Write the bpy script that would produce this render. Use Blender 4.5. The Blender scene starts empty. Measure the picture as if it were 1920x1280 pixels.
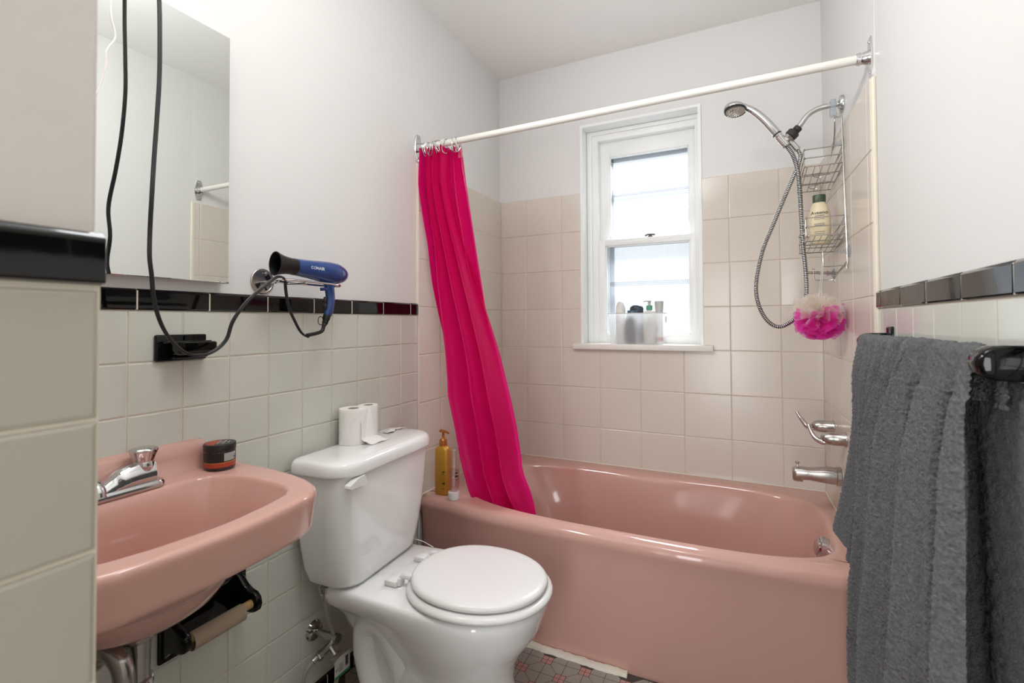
import bpy, bmesh, math, random
import numpy as np
from mathutils import Vector, Matrix
PI = math.pi
random.seed(7)
SC = bpy.context.scene
COL = SC.collection
WLOC = {}

# ------------------------------------------------------------------ colours and materials
def lin(h):
    h = h.lstrip('#'); c = [int(h[i:i+2], 16)/255 for i in (0, 2, 4)]
    return tuple((x/12.92 if x <= .04045 else ((x+.055)/1.055)**2.4) for x in c) + (1,)

def mat(name, col, rough=.5, metal=0., spec=.5, bump=0., bscale=60., coat=0., trans=0., ior=1.45, var=0., vscale=4., emit=None, estr=0., sss=0., sheen=0.):
    m = bpy.data.materials.new(name); m.use_nodes = True
    nt = m.node_tree; b = nt.nodes['Principled BSDF']
    c = lin(col) if isinstance(col, str) else tuple(col) + (1,)
    b.inputs['Base Color'].default_value = c
    b.inputs['Roughness'].default_value = rough
    b.inputs['Metallic'].default_value = metal
    b.inputs['Specular IOR Level'].default_value = spec
    b.inputs['IOR'].default_value = ior
    b.inputs['Coat Weight'].default_value = coat
    b.inputs['Coat Roughness'].default_value = .05
    b.inputs['Transmission Weight'].default_value = trans
    if sheen: b.inputs['Sheen Weight'].default_value = sheen
    if emit:
        b.inputs['Emission Color'].default_value = lin(emit); b.inputs['Emission Strength'].default_value = estr
    tc = nt.nodes.new('ShaderNodeTexCoord')
    if bump:
        n = nt.nodes.new('ShaderNodeTexNoise'); n.inputs['Scale'].default_value = bscale; n.inputs['Detail'].default_value = 4
        bp = nt.nodes.new('ShaderNodeBump'); bp.inputs['Strength'].default_value = bump; bp.inputs['Distance'].default_value = .004
        nt.links.new(tc.outputs['Object'], n.inputs['Vector']); nt.links.new(n.outputs['Fac'], bp.inputs['Height'])
        nt.links.new(bp.outputs['Normal'], b.inputs['Normal'])
    if var:
        n = nt.nodes.new('ShaderNodeTexNoise'); n.inputs['Scale'].default_value = vscale; n.inputs['Detail'].default_value = 3
        mx = nt.nodes.new('ShaderNodeMix'); mx.data_type = 'RGBA'
        mx.inputs[6].default_value = tuple(x*(1-var) for x in c[:3]) + (1,)
        mx.inputs[7].default_value = tuple(min(1, x*(1+var)) for x in c[:3]) + (1,)
        nt.links.new(tc.outputs['Object'], n.inputs['Vector']); nt.links.new(n.outputs['Fac'], mx.inputs[0])
        nt.links.new(mx.outputs[2], b.inputs['Base Color'])
    return m

def glassy(name, col, mixt, rough=.05, translucent=None):
    """thin clear / frosted sheet: straight-through + reflective or translucent"""
    m = bpy.data.materials.new(name); m.use_nodes = True
    nt = m.node_tree; nt.nodes.clear()
    out = nt.nodes.new('ShaderNodeOutputMaterial')
    tr = nt.nodes.new('ShaderNodeBsdfTransparent'); tr.inputs[0].default_value = lin(col)
    mx = nt.nodes.new('ShaderNodeMixShader'); mx.inputs[0].default_value = mixt
    if translucent:
        a = nt.nodes.new('ShaderNodeBsdfTranslucent'); a.inputs[0].default_value = lin(translucent)
        d = nt.nodes.new('ShaderNodeBsdfPrincipled'); d.inputs['Base Color'].default_value = lin(translucent); d.inputs['Roughness'].default_value = max(rough, .15)
        s = nt.nodes.new('ShaderNodeMixShader'); s.inputs[0].default_value = .4
        nt.links.new(a.outputs[0], s.inputs[1]); nt.links.new(d.outputs[0], s.inputs[2])
        src = s.outputs[0]
    else:
        g = nt.nodes.new('ShaderNodeBsdfGlossy'); g.inputs[1].default_value = rough
        src = g.outputs[0]
    nt.links.new(tr.outputs[0], mx.inputs[1]); nt.links.new(src, mx.inputs[2]); nt.links.new(mx.outputs[0], out.inputs[0])
    return m

M = {}
def mk():
    M['paint'] = mat('wall_paint', '#dfdedc', .42, bump=.10, bscale=55, spec=.4)
    M['paint_ceiling'] = mat('ceiling_paint', '#f8f7f5', .6, bump=.06, bscale=40, spec=.3)
    M['paint_stub_shaded'] = mat('wall_paint_shaded', '#cdc6bf', .5, bump=.15, bscale=70, spec=.3)  # wall paint darkened: the entry wall's shade is put into the colour
    M['grout'] = mat('grout', '#d9cfbf', .8, var=.12, vscale=15)
    M['grout_beige'] = mat('grout_beige', '#d2c6b6', .8, var=.14, vscale=12)
    M['tile_green'] = mat('tile_grey_green', '#cdcec4', .10, var=.035, vscale=5, bump=.03, bscale=9)
    M['tile_entry_shaded'] = mat('tile_entry_shaded', '#ada697', .14, var=.03, vscale=5, bump=.03, bscale=9)  # darker tile tone, carries the shade on the entry wall
    M['tile_beige'] = mat('tile_beige', '#d7cec3', .2, var=.03, vscale=5, bump=.03, bscale=9)
    M['bullnose'] = mat('tile_edge_cream', '#e2d9c8', .25)
    M['black_tile'] = mat('black_tile', '#0b0b0b', .05, bump=.05, bscale=14)
    M['black_ceramic'] = mat('black_ceramic', '#050505', .05, spec=.35)
    M['pink'] = mat('pink_porcelain', '#cb9f94', .10, coat=.3, var=.02, vscale=3)
    M['white_ceramic'] = mat('white_ceramic', '#efefee', .06, coat=.4)
    M['white_plastic'] = mat('white_plastic', '#e7e6e4', .22)
    M['chrome'] = mat('chrome', '#d2d2d2', .08, 1.)
    M['steel'] = mat('brushed_steel', '#b9b4ad', .27, 1., bump=.06, bscale=120)
    M['dull_chrome'] = mat('dull_chrome', '#a5a29e', .2, 1., var=.25, vscale=60)
    M['braid'] = mat('braided_steel', '#b2aca2', .35, .8, bump=.9, bscale=500)
    M['wire'] = mat('caddy_wire', '#b6b3ad', .22, 1.)
    M['rubber'] = mat('dark_rubber', '#303030', .45)
    M['blackp'] = mat('black_plastic', '#121212', .3)
    M['cord'] = mat('cord_black', '#1b1b1b', .35)
    M['cordw'] = mat('cord_white', '#dedbd6', .4)
    M['blue'] = mat('blue_gloss_plastic', '#163a78', .16, coat=.5)
    M['silverprint'] = mat('silver_print', '#d5d8dc', .3)
    M['mirror'] = mat('mirror_glass', '#dfe3df', .0, 1.)
    M['white_enamel'] = mat('white_enamel', '#e4e4e2', .2)
    M['rod'] = mat('white_rod', '#e0ddd6', .28)
    M['wood'] = mat('wood_dowel', '#b99563', .5)
    M['card'] = mat('cardboard', '#a6947f', .85, bump=.1, bscale=80)
    M['tissue'] = mat('tissue_paper', '#efece8', .9, bump=.35, bscale=110)
    M['gold'] = mat('gold_bottle', '#c8963a', .3, .25)
    M['amber'] = mat('amber_pump', '#a96425', .25, .2)
    M['ink'] = mat('dark_ink', '#33241f', .4)
    M['caulk'] = mat('caulk', '#ddd5c6', .6, bump=.5, bscale=60)
    M['winpaint'] = mat('window_paint', '#eef0ee', .3, bump=.05, bscale=40)
    M['sillpaint'] = mat('sill_paint', '#e6e3dd', .4, bump=.25, bscale=60)
    M['alu'] = mat('storm_aluminium', '#9da2a8', .5)
    M['pewter'] = mat('pewter', '#777672', .35, .8)
    M['towel'] = mat('grey_terry', '#666668', .95, spec=.1, bump=.8, bscale=330, var=.45, vscale=190, sheen=.15)
    M['towelband'] = mat('grey_towel_band', '#69686a', .9, spec=.1, bump=.5, bscale=260)
    M['mat_grey'] = mat('bath_mat_grey', '#7c7b78', .95, bump=.8, bscale=160)
    M['floor_grey'] = mat('floor_tile_grey', '#9b958d', .35, var=.08, vscale=9)
    M['floor_pink'] = mat('floor_tile_pink', '#b98883', .35, var=.06, vscale=9)
    M['floor_grout'] = mat('floor_grout', '#4b443e', .8)
    M['cream'] = mat('cream_bottle', '#d8cbaa', .32, spec=.4)
    M['darkgreen'] = mat('dark_green_cap', '#3a4a35', .35)
    M['rust'] = mat('rust_label', '#a8402e', .45)
    M['jarglass'] = mat('dark_brown_jar', '#2a1714', .12, coat=.4)
    M['jarblack'] = mat('jar_black', '#1d1c1b', .35)
    M['printwhite'] = mat('white_print', '#d6d6d6', .5)
    M['paperw'] = mat('tag_paper', '#e2e0da', .7)
    M['green'] = mat('tag_green', '#3d8c5d', .6)
    M['navy'] = mat('navy_cap', '#2b3944', .35)
    M['navy2'] = mat('blue_cap', '#40566a', .3)
    M['darkbottle'] = mat('dark_bottle', '#343a42', .3)
    M['offwhite'] = mat('offwhite_bottle', '#dcdcd6', .35)
    M['mint'] = mat('mint_collar', '#5aa183', .35)
    M['greybottle'] = mat('grey_tube', '#b7b8b6', .35)
    M['red'] = mat('red_dot', '#a52a24', .3)
    M['clear'] = glassy('clear_plastic', '#fcfafb', .09, .04)
    M['cleart'] = glassy('suction_rubber', '#f2f5f7', .35, .2, '#dbe2e8')
    M['water'] = glassy('clear_liquid', '#fbf3f2', .08, .02)
    M['bin'] = glassy('frosted_bin', '#ffffff', .33, .3, '#fafbfc')
    M['net_white'] = glassy('net_white', '#fffefc', .36, .5, '#f8f3ec')
    M['net_pink'] = glassy('net_pink', '#ffe3f7', .46, .5, '#f65fd0')
    # curtain: thin translucent vinyl
    m = bpy.data.materials.new('magenta_vinyl'); m.use_nodes = True; nt = m.node_tree; b = nt.nodes['Principled BSDF']
    b.inputs['Base Color'].default_value = lin('#d81470'); b.inputs['Roughness'].default_value = .27; b.inputs['Specular IOR Level'].default_value = .5
    t = nt.nodes.new('ShaderNodeBsdfTranslucent'); t.inputs[0].default_value = lin('#fe1590')
    mx = nt.nodes.new('ShaderNodeMixShader'); mx.inputs[0].default_value = .46
    nt.links.new(b.outputs[0], mx.inputs[1]); nt.links.new(t.outputs[0], mx.inputs[2]); nt.links.new(mx.outputs[0], nt.nodes['Material Output'].inputs[0])
    M['curtain'] = m
    # window pane: patterned obscure glass (fine square grid)
    m = bpy.data.materials.new('obscure_glass'); m.use_nodes = True; nt = m.node_tree; nt.nodes.clear()
    out = nt.nodes.new('ShaderNodeOutputMaterial')
    tc = nt.nodes.new('ShaderNodeTexCoord'); sp = nt.nodes.new('ShaderNodeSeparateXYZ'); nt.links.new(tc.outputs['Object'], sp.inputs[0])
    def wave(o):
        a = nt.nodes.new('ShaderNodeMath'); a.operation = 'MULTIPLY'; a.inputs[1].default_value = 2*PI/.0085; nt.links.new(o, a.inputs[0])
        s = nt.nodes.new('ShaderNodeMath'); s.operation = 'SINE'; nt.links.new(a.outputs[0], s.inputs[0]); return s.outputs[0]
    mxm = nt.nodes.new('ShaderNodeMath'); mxm.operation = 'MAXIMUM'; nt.links.new(wave(sp.outputs[0]), mxm.inputs[0]); nt.links.new(wave(sp.outputs[2]), mxm.inputs[1])
    rg = nt.nodes.new('ShaderNodeMapRange'); rg.inputs[1].default_value = .3; rg.inputs[2].default_value = 1; rg.inputs[3].default_value = .06; rg.inputs[4].default_value = .20
    nt.links.new(mxm.outputs[0], rg.inputs[0])
    tr = nt.nodes.new('ShaderNodeBsdfTransparent'); tr.inputs[0].default_value = (.97, .985, 1, 1)
    tl = nt.nodes.new('ShaderNodeBsdfTranslucent'); tl.inputs[0].default_value = (.93, .96, 1, 1)
    ms = nt.nodes.new('ShaderNodeMixShader'); nt.links.new(rg.outputs[0], ms.inputs[0]); nt.links.new(tr.outputs[0], ms.inputs[1]); nt.links.new(tl.outputs[0], ms.inputs[2])
    nt.links.new(ms.outputs[0], out.inputs[0]); M['pane'] = m
mk()

# ------------------------------------------------------------------ mesh helpers
class MB:
    def __init__(s): s.v = []; s.f = []; s.m = []
    def add(s, vs, fs, mi=0):
        o = len(s.v); s.v.extend([tuple(map(float, p)) for p in vs]); s.f.extend([tuple(i+o for i in f) for f in fs]); s.m.extend([mi]*len(fs)); return s
    def box(s, x0, x1, y0, y1, z0, z1, bev=0., mi=0, seg=2):
        bm = bmesh.new(); bmesh.ops.create_cube(bm, size=1)
        for v in bm.verts: v.co = Vector(((x0+x1)/2+v.co.x*(x1-x0), (y0+y1)/2+v.co.y*(y1-y0), (z0+z1)/2+v.co.z*(z1-z0)))
        if bev: bmesh.ops.bevel(bm, geom=bm.edges[:], offset=bev, segments=seg, affect='EDGES', profile=.5)
        bm.verts.index_update(); s.add([v.co[:] for v in bm.verts], [[v.index for v in f.verts] for f in bm.faces], mi); bm.free(); return s
    def loft(s, rings, cap0=True, cap1=True, mi=0, closed=True):
        n = len(rings[0]); vs = [p for r in rings for p in r]; fs = []
        for i in range(len(rings)-1):
            for j in range(n if closed else n-1):
                k = (j+1) % n; fs.append((i*n+j, i*n+k, (i+1)*n+k, (i+1)*n+j))
        if cap0: fs.append(tuple(reversed(range(n))))
        if cap1: fs.append(tuple((len(rings)-1)*n+j for j in range(n)))
        s.add(vs, fs, mi if not callable(mi) else 0)
        return s
    def tube(s, path, r, n=10, caps=True, mi=0, flat=1.):
        P = [Vector(p) for p in path]; k = len(P); T = []
        for i in range(k):
            t = P[min(i+1, k-1)]-P[max(i-1, 0)]; T.append(t.normalized() if t.length > 1e-9 else Vector((0, 0, 1)))
        a = Vector((0, 0, 1)) if abs(T[0].z) < .9 else Vector((1, 0, 0))
        u = T[0].cross(a).normalized(); rings = []
        for i in range(k):
            u = (u-T[i]*u.dot(T[i])).normalized(); w = T[i].cross(u)
            rr = r[i] if hasattr(r, '__len__') else r
            rings.append([P[i]+u*(rr*math.cos(2*PI*j/n))+w*(rr*flat*math.sin(2*PI*j/n)) for j in range(n)])
        return s.loft(rings, caps, caps, mi)
    def lathe(s, prof, o=(0, 0, 0), ax=(0, 0, 1), n=28, mi=0, cap0=True, cap1=True):
        ax = Vector(ax).normalized(); a = Vector((0, 0, 1)) if abs(ax.z) < .9 else Vector((1, 0, 0))
        u = ax.cross(a).normalized() if abs(ax.z) < .9 else Vector((1, 0, 0)); w = ax.cross(u); o = Vector(o)
        return s.loft([[o+ax*h+u*(r*math.cos(2*PI*j/n))+w*(r*math.sin(2*PI*j/n)) for j in range(n)] for r, h in prof], cap0, cap1, mi)
    def xf(s, mtx):
        s.v = [tuple(mtx @ Vector(p)) for p in s.v]; return s
    def grid(s, G, mi=0):
        h = len(G); w = len(G[0])
        return s.add([p for r in G for p in r], [(i*w+j, i*w+j+1, (i+1)*w+j+1, (i+1)*w+j) for i in range(h-1) for j in range(w-1)], mi)

def cr(pts, n=8):
    P = [Vector(p) for p in pts]; P = [P[0]*2-P[1]]+P+[P[-1]*2-P[-2]]; out = []
    for i in range(1, len(P)-2):
        a, b, c, d = P[i-1:i+3]
        for j in range(n):
            t = j/n; out.append(.5*((2*b)+(c-a)*t+(2*a-5*b+4*c-d)*t*t+(3*b-a-3*c+d)*t**3))
    out.append(P[-2]); return out

def interp(tab, x):
    xs = [t[0] for t in tab]
    return [float(np.interp(x, xs, [t[k] for t in tab])) for k in range(1, len(tab[0]))]

def obj(name, mb, mats, parent=None, ang=35, local=False, label=None):
    me = bpy.data.meshes.new(name)
    off = WLOC.get(parent.name, Vector((0, 0, 0))) if parent and not local else Vector((0, 0, 0))
    V = np.array(mb.v, dtype=float).reshape(-1, 3)-np.array(off)
    me.from_pydata(V.tolist(), [], mb.f)
    mats = mats if isinstance(mats, (list, tuple)) else [mats]
    for m in mats: me.materials.append(M[m])
    me.polygons.foreach_set('material_index', mb.m)
    me.polygons.foreach_set('use_smooth', [True]*len(me.polygons))
    me.update(); me.validate()
    bm = bmesh.new(); bm.from_mesh(me); bmesh.ops.recalc_face_normals(bm, faces=bm.faces[:]); bm.to_mesh(me); bm.free()
    me.set_sharp_from_angle(angle=math.radians(ang))
    o = bpy.data.objects.new(name, me); COL.objects.link(o)
    if parent: o.parent = parent; WLOC[o.name] = off.copy()
    else: WLOC[o.name] = Vector((0, 0, 0))
    if label: o['label'] = label
    return o

def tag(o, label, cat, group=None):
    o['label'] = label; o['category'] = cat
    if group: o['group'] = group
    return o
def thing(name, label, cat, loc, rz=0., group=None):
    o = bpy.data.objects.new(name, None); COL.objects.link(o); o.empty_display_size = .05
    o.location = loc; o.rotation_euler = (0, 0, rz); WLOC[o.name] = Vector(loc); return tag(o, label, cat, group)
def struct(name, mb, mats, parent=None, ang=35):
    o = obj(name, mb, mats, parent, ang)
    if not parent: o['kind'] = 'structure'
    return o
def text_mb(s, size, depth=.0004, bold=0.):
    cu = bpy.data.curves.new('lettering_source', 'FONT'); cu.body = s; cu.size = size; cu.extrude = depth; cu.align_x = 'CENTER'; cu.align_y = 'CENTER'; cu.offset = bold
    t = bpy.data.objects.new('lettering_source', cu); COL.objects.link(t)
    dg = bpy.context.evaluated_depsgraph_get(); me = bpy.data.meshes.new_from_object(t.evaluated_get(dg))
    mb = MB().add([v.co[:] for v in me.vertices], [list(p.vertices) for p in me.polygons])
    bpy.data.objects.remove(t); bpy.data.curves.remove(cu); bpy.data.meshes.remove(me); return mb
def basis(o, ex, ey, ez):
    m = Matrix.Identity(4)
    for i in range(3): m[i][0] = ex[i]; m[i][1] = ey[i]; m[i][2] = ez[i]; m[i][3] = o[i]
    return m
def rrect(x0, x1, y0, y1, r, n=8):
    """rounded rectangle outline, r may be 4 radii (x1y1, x0y1, x0y0, x1y0)"""
    r = r if hasattr(r, '__len__') else (r,)*4; r = [min(q, (x1-x0)*.49, (y1-y0)*.49) for q in r]; out = []
    for (cx, cy, rr, a) in ((x1-r[0], y1-r[0], r[0], 0), (x0+r[1], y1-r[1], r[1], 90), (x0+r[2], y0+r[2], r[2], 180), (x1-r[3], y0+r[3], r[3], 270)):
        for i in range(n+1):
            t = math.radians(a+90*i/n); out.append((cx+rr*math.cos(t), cy+rr*math.sin(t)))
    return out
def cast(poly, c, th):
    """radius from c to closed polyline poly in direction th"""
    dx, dy = math.cos(th), math.sin(th); best = 0
    for i in range(len(poly)):
        ax, ay = poly[i][0]-c[0], poly[i][1]-c[1]; bx, by = poly[(i+1) % len(poly)][0]-c[0], poly[(i+1) % len(poly)][1]-c[1]
        ex, ey = bx-ax, by-ay; den = dx*ey-dy*ex
        if abs(den) < 1e-12: continue
        t = (ax*ey-ay*ex)/den; u = (ax*dy-ay*dx)/den
        if t > 0 and -1e-9 <= u <= 1+1e-9: best = max(best, t)
    return best
def ring(poly, c, ths, z, sc=1., ins=0.):
    out = []
    for th in ths:
        r = cast(poly, c, th)*sc-ins; out.append((c[0]+r*math.cos(th), c[1]+r*math.sin(th), z(th) if callable(z) else z))
    return out

# ------------------------------------------------------------------ room numbers (metres; floor z=0, left wall x=0, window wall y=0)
ZC = 2.536; ZB = 1.2022; ZT = 1.2513; PT = .1173; Y0 = -1.812
XR = 1.559; YE = -.787; ZTUB = 1.838; Q = .2016; XQ = .1594; ZQ = 1.0369; R8 = .2008
YF = -3.25
def xr(y): return 1.524-.03*y           # face of the shower tile on the right wall

def tiles(mb, O, U, V, N, us, vs, gap=.0026, h=.0026, bev=.0028, mi=0, seed=1):
    rnd = random.Random(seed); O, U, V, N = Vector(O), Vector(U), Vector(V), Vector(N)
    for i in range(len(us)-1):
        for j in range(len(vs)-1):
            u0, u1, v0, v1 = us[i]+gap/2, us[i+1]-gap/2, vs[j]+gap/2, vs[j+1]-gap/2
            if u1-u0 < .004 or v1-v0 < .004: continue
            t = [rnd.uniform(-.00022, .00022) for _ in range(3)]; b = min(bev, (u1-u0)*.3, (v1-v0)*.3)
            lo = [O+U*a+V*c for a, c in ((u0, v0), (u1, v0), (u1, v1), (u0, v1))]
            md = [O+U*a+V*c+N*(h*.72) for a, c in ((u0+b*.25, v0+b*.25), (u1-b*.25, v0+b*.25), (u1-b*.25, v1-b*.25), (u0+b*.25, v1-b*.25))]
            hi = [O+U*a+V*c+N*(h+t[0]+t[1]*sx+t[2]*sy) for a, c, sx, sy in ((u0+b, v0+b, -1, -1), (u1-b, v0+b, 1, -1), (u1-b, v1-b, 1, 1), (u0+b, v1-b, -1, 1))]
            fs = [(8, 9, 10, 11)]+[(k, (k+1) % 4, 4+(k+1) % 4, 4+k) for k in range(4)]+[(4+k, 4+(k+1) % 4, 8+(k+1) % 4, 8+k) for k in range(4)]
            mb.add(lo+md+hi, fs, mi)
JO = []
def joints(w):
    b = MB()
    for q in JO: b.add(q, [(0, 1, 2, 3), (4, 5, 6, 7), (0, 1, 5, 4), (1, 2, 6, 5), (2, 3, 7, 6), (3, 0, 4, 7)])
    JO.clear(); obj('border_grout', b, 'grout', w)
def cap_row(mb, O, U, N, us, z0, z1, gap=.0026, h=.0075, seed=3):
    """half-round topped black border tiles"""
    O, U, N = Vector(O), Vector(U), Vector(N); Z = Vector((0, 0, 1)); rnd = random.Random(seed)
    prof = [(0, 0), (.0006, .0008), (h-.002, .0016), (h, .004)]+[(h-.0005+.0005*math.sin(t), z1-z0-.009+.0025*t) for t in (0., .5, 1.)]+[(h-.002, z1-z0-.0028), (h-.0048, z1-z0-.0006), (0, z1-z0)]
    for uu in us[1:-1]:
        JO.append([O+U*(uu+du)+N*nn+Z*zz for zz in (z0+.001, z1-.004) for du, nn in ((-gap*.6, 0), (gap*.6, 0), (gap*.6, h-.0012), (-gap*.6, h-.0012))])
    for i in range(len(us)-1):
        u0, u1 = us[i]+gap/2, us[i+1]-gap/2; d = rnd.uniform(-.0005, .0005)
        rings = []
        for uu, sh in ((u0, 0), (u0+.0015, 1), (u1-.0015, 1), (u1, 0)):
            rings.append([O+U*uu+N*((p[0]+d)*(1 if sh else .75) if p[0] > 0 else 0)+Z*(z0+p[1]) for p in prof])
        mb.loft(rings, True, True)

# ---- floor
def build_floor():
    b = MB(); b.box(-.03, 1.62, YF-.03, .2, -.06, 0)
    f = struct('floor', b, 'floor_grout')
    t = MB(); L = .067; s = .018; g = .0009; z = .0012; A0 = (.595, -.8216)
    def poly(c, pts, mi):
        cx = sum(p[0] for p in pts)/len(pts); cy = sum(p[1] for p in pts)/len(pts)
        q = []
        for p in pts:
            dx, dy = p[0]-cx, p[1]-cy; l = math.hypot(dx, dy); k = 1-g*1.3/l; q.append((c[0]+cx+dx*k, c[1]+cy+dy*k, z))
        if all(.0 < a[0] < 1.555 and YF < a[1] < -.77 for a in q): t.add(q, [tuple(range(len(q)))], mi)
    for i in range(-10, 17):
        for j in range(-38, 3):
            c = (A0[0]+i*L, A0[1]+j*L)
            for sx in (1, -1):
                for sy in (1, -1):
                    if (i+j) % 2 == 0: poly(c, [(0, 0), (sx*s, 0), (sx*s, sy*s), (0, sy*s)], 1)
                    else:
                        e = L-s; poly(c, [(0, 0), (sx*e, 0), (sx*e, sy*s), (sx*s, sy*e), (0, sy*e)], 0)
    obj('floor_tiles', t, ['floor_grey', 'floor_pink'], f)
build_floor()
struct('ceiling', MB().box(-.05, 1.65, YF-.03, .2, ZC, ZC+.05), 'paint_ceiling')

# ---- left wall
def wall_left():
    b = MB(); b.box(-.12, -.006, -2.2, .02, 0, ZC); b.box(-.007, -.0015, -2.19, -.7635, 0, ZB+.03, 0)
    w = struct('wall_left', b, ['paint'])
    g = MB(); g.box(-.004, -.001, -2.186, -.7636, .0, ZT-.002); obj('grout', g, 'grout', w)
    t = MB(); us = [-2.185+.0]+[Y0+k*PT for k in range(-3, 10)]
    us = us[:-1]+[us[-1]] if us[-1] < -.7645 else us
    us = [u for u in us if u < -.78]+[-.7636]
    vs = [.048]+[ZB-k*PT for k in range(9, -1, -1)]
    tiles(t, (-.0012, 0, 0), (0, 1, 0), (0, 0, 1), (1, 0, 0), us, vs, seed=5); obj('tile_field', t, 'tile_green', w, ang=9)
    c = MB(); cap_row(c, (-.001, 0, 0), (0, 1, 0), (1, 0, 0), [-2.185, -2.121, -1.9585, -1.7956, -1.633, -1.467, -1.3027, -1.1398, -.9787, -.815, -.7636], ZB+.001, ZT); obj('black_border', c, 'black_tile', w); joints(w)
    # shower end of the same wall: thicker tile bed with its own edge
    s = MB(); s.box(-.006, .0035, -.7615, .004, .40, ZTUB+.002); obj('shower_tile_bed', s, 'bullnose', w)
    t = MB(); tiles(t, (.0033, 0, 0), (0, 1, 0), (0, 0, 1), (1, 0, 0), [-.7615, -.6048, -.4032, -.2016, -.0005], [.44]+[ZQ+k*R8 for k in range(-2, 4)]+[ZTUB], gap=.0022, seed=8); obj('shower_tiles', t, 'tile_beige', w, ang=9)
wall_left()
def baseboards():
    b = MB(); cap_row(b, (-.0015, 0, 0), (0, 1, 0), (1, 0, 0), [-2.184+.1173*k for k in range(0, 13)]+[-.765], 0.0, .047, h=.009, seed=9)
    o = obj('baseboard_left', b, 'black_tile'); o['kind'] = 'structure'; joints(o)
baseboards()

# ---- back wall with the window opening
WX0, WX1, WZ0, WZ1, WD = .466, 1.052, 1.058, 2.189, .15
def wall_back():
    b = MB(); y0, y1 = .006, .19
    b.box(-.12, WX0, y0, y1, 0, ZC); b.box(WX1, 1.66, y0, y1, 0, ZC); b.box(WX0, WX1, y0, y1, 0, WZ0-.02); b.box(WX0, WX1, y0, y1, WZ1, ZC)
    w = struct('wall_back', b, 'paint')
    g = MB(); y0, y1 = .0002, .0065
    for x0, x1, z0, z1 in ((.0, WX0, .42, ZTUB), (WX1, 1.53, .42, ZTUB), (WX0, WX1, .42, WZ0-.02)): g.box(x0, x1, y0, y1, z0, z1)
    obj('grout', g, 'grout_beige', w)
    t = MB(); rows = [.44]+[ZQ+k*R8 for k in range(-2, 4)]+[ZTUB]; xs = [.0035]+[XQ+k*Q for k in range(0, 7)]+[1.5235]
    def part(x0, x1, z0, z1, sd):
        us = [x0]+[x for x in xs if x0+.003 < x < x1-.003]+[x1]; vs = [z0]+[z for z in rows if z0+.003 < z < z1-.003]+[z1]
        tiles(t, (0, .0004, 0), (1, 0, 0), (0, 0, 1), (0, -1, 0), us, vs, gap=.0022, seed=sd)
    part(.0035, WX0, ZQ, ZTUB, 11); part(WX1, 1.5235, ZQ, ZTUB, 12); part(.0035, 1.5235, .44, ZQ, 13)
    obj('shower_tiles', t, 'tile_beige', w, ang=9)
wall_back()

# ---- right wall
def wall_right():
    b = MB(); b.box(XR, XR+.1, YF-.03, YE, 0, ZC)
    vs = []
    for z in (0, ZC): vs += [(xr(.006)+.011, .006, z), (xr(YE)+.0105, YE, z), (XR+.1, YE, z), (XR+.1, .006, z)]
    b.add(vs, [(3, 2, 1, 0), (4, 5, 6, 7), (0, 1, 5, 4), (1, 2, 6, 5), (2, 3, 7, 6), (3, 0, 4, 7)])
    w = struct('wall_right', b, 'paint')
    a = math.atan(.03); U = Vector((math.sin(a), -math.cos(a), 0)); N = Vector((-math.cos(a), -math.sin(a), 0)); O = Vector((1.524, 0, 0))
    s = MB(); ln = .787/math.cos(a)
    P = [O-N*.0004, O+U*ln-N*.0004, O+U*ln-N*.012, O-N*.012]
    s.add([(p.x, p.y, z) for z in (.4, ZTUB+.001) for p in P], [(3, 2, 1, 0), (4, 5, 6, 7), (0, 1, 5, 4), (1, 2, 6, 5), (2, 3, 7, 6), (3, 0, 4, 7)])
    obj('shower_tile_edge', s, 'bullnose', w)
    t = MB(); tiles(t, O-N*.0005, U, (0, 0, 1), N, [.001, .145, .3466, .5482, .7498, ln], [.44]+[ZQ+k*R8 for k in range(-2, 4)]+[ZTUB], gap=.0022, seed=21); obj('shower_tiles', t, 'tile_beige', w, ang=9)
    # cream edge strip where the tile bed ends
    e = MB(); e.tube([(xr(YE)+.006, YE-.002, .42), (xr(YE)+.006, YE-.002, ZTUB)], .0062, 10); obj('edge_trim', e, 'bullnose', w)
    g = MB(); g.box(XR-.0032, XR+.002, YF, YE-.001, 0, ZT-.002); obj('grout', g, 'grout', w)
    t = MB(); us = [YF, -3.1]+[-.787-.052-.128*k for k in range(16, -1, -1)]+[-.788]
    us = sorted(set(us)); vs = [.048]+[ZB-k*PT for k in range(9, -1, -1)]
    tiles(t, (XR-.003, 0, 0), (0, 1, 0), (0, 0, 1), (-1, 0, 0), us, vs, seed=25, gap=.003); obj('tile_field', t, 'tile_green', w, ang=9)
    c = MB(); cap_row(c, (XR-.003, 0, 0), (0, 1, 0), (-1, 0, 0), [-3.2]+[-.845-.174*k for k in range(13, -1, -1)]+[-.789], ZB+.001, ZT, seed=31); obj('black_border', c, 'black_tile', w); joints(w)
wall_right()

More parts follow.
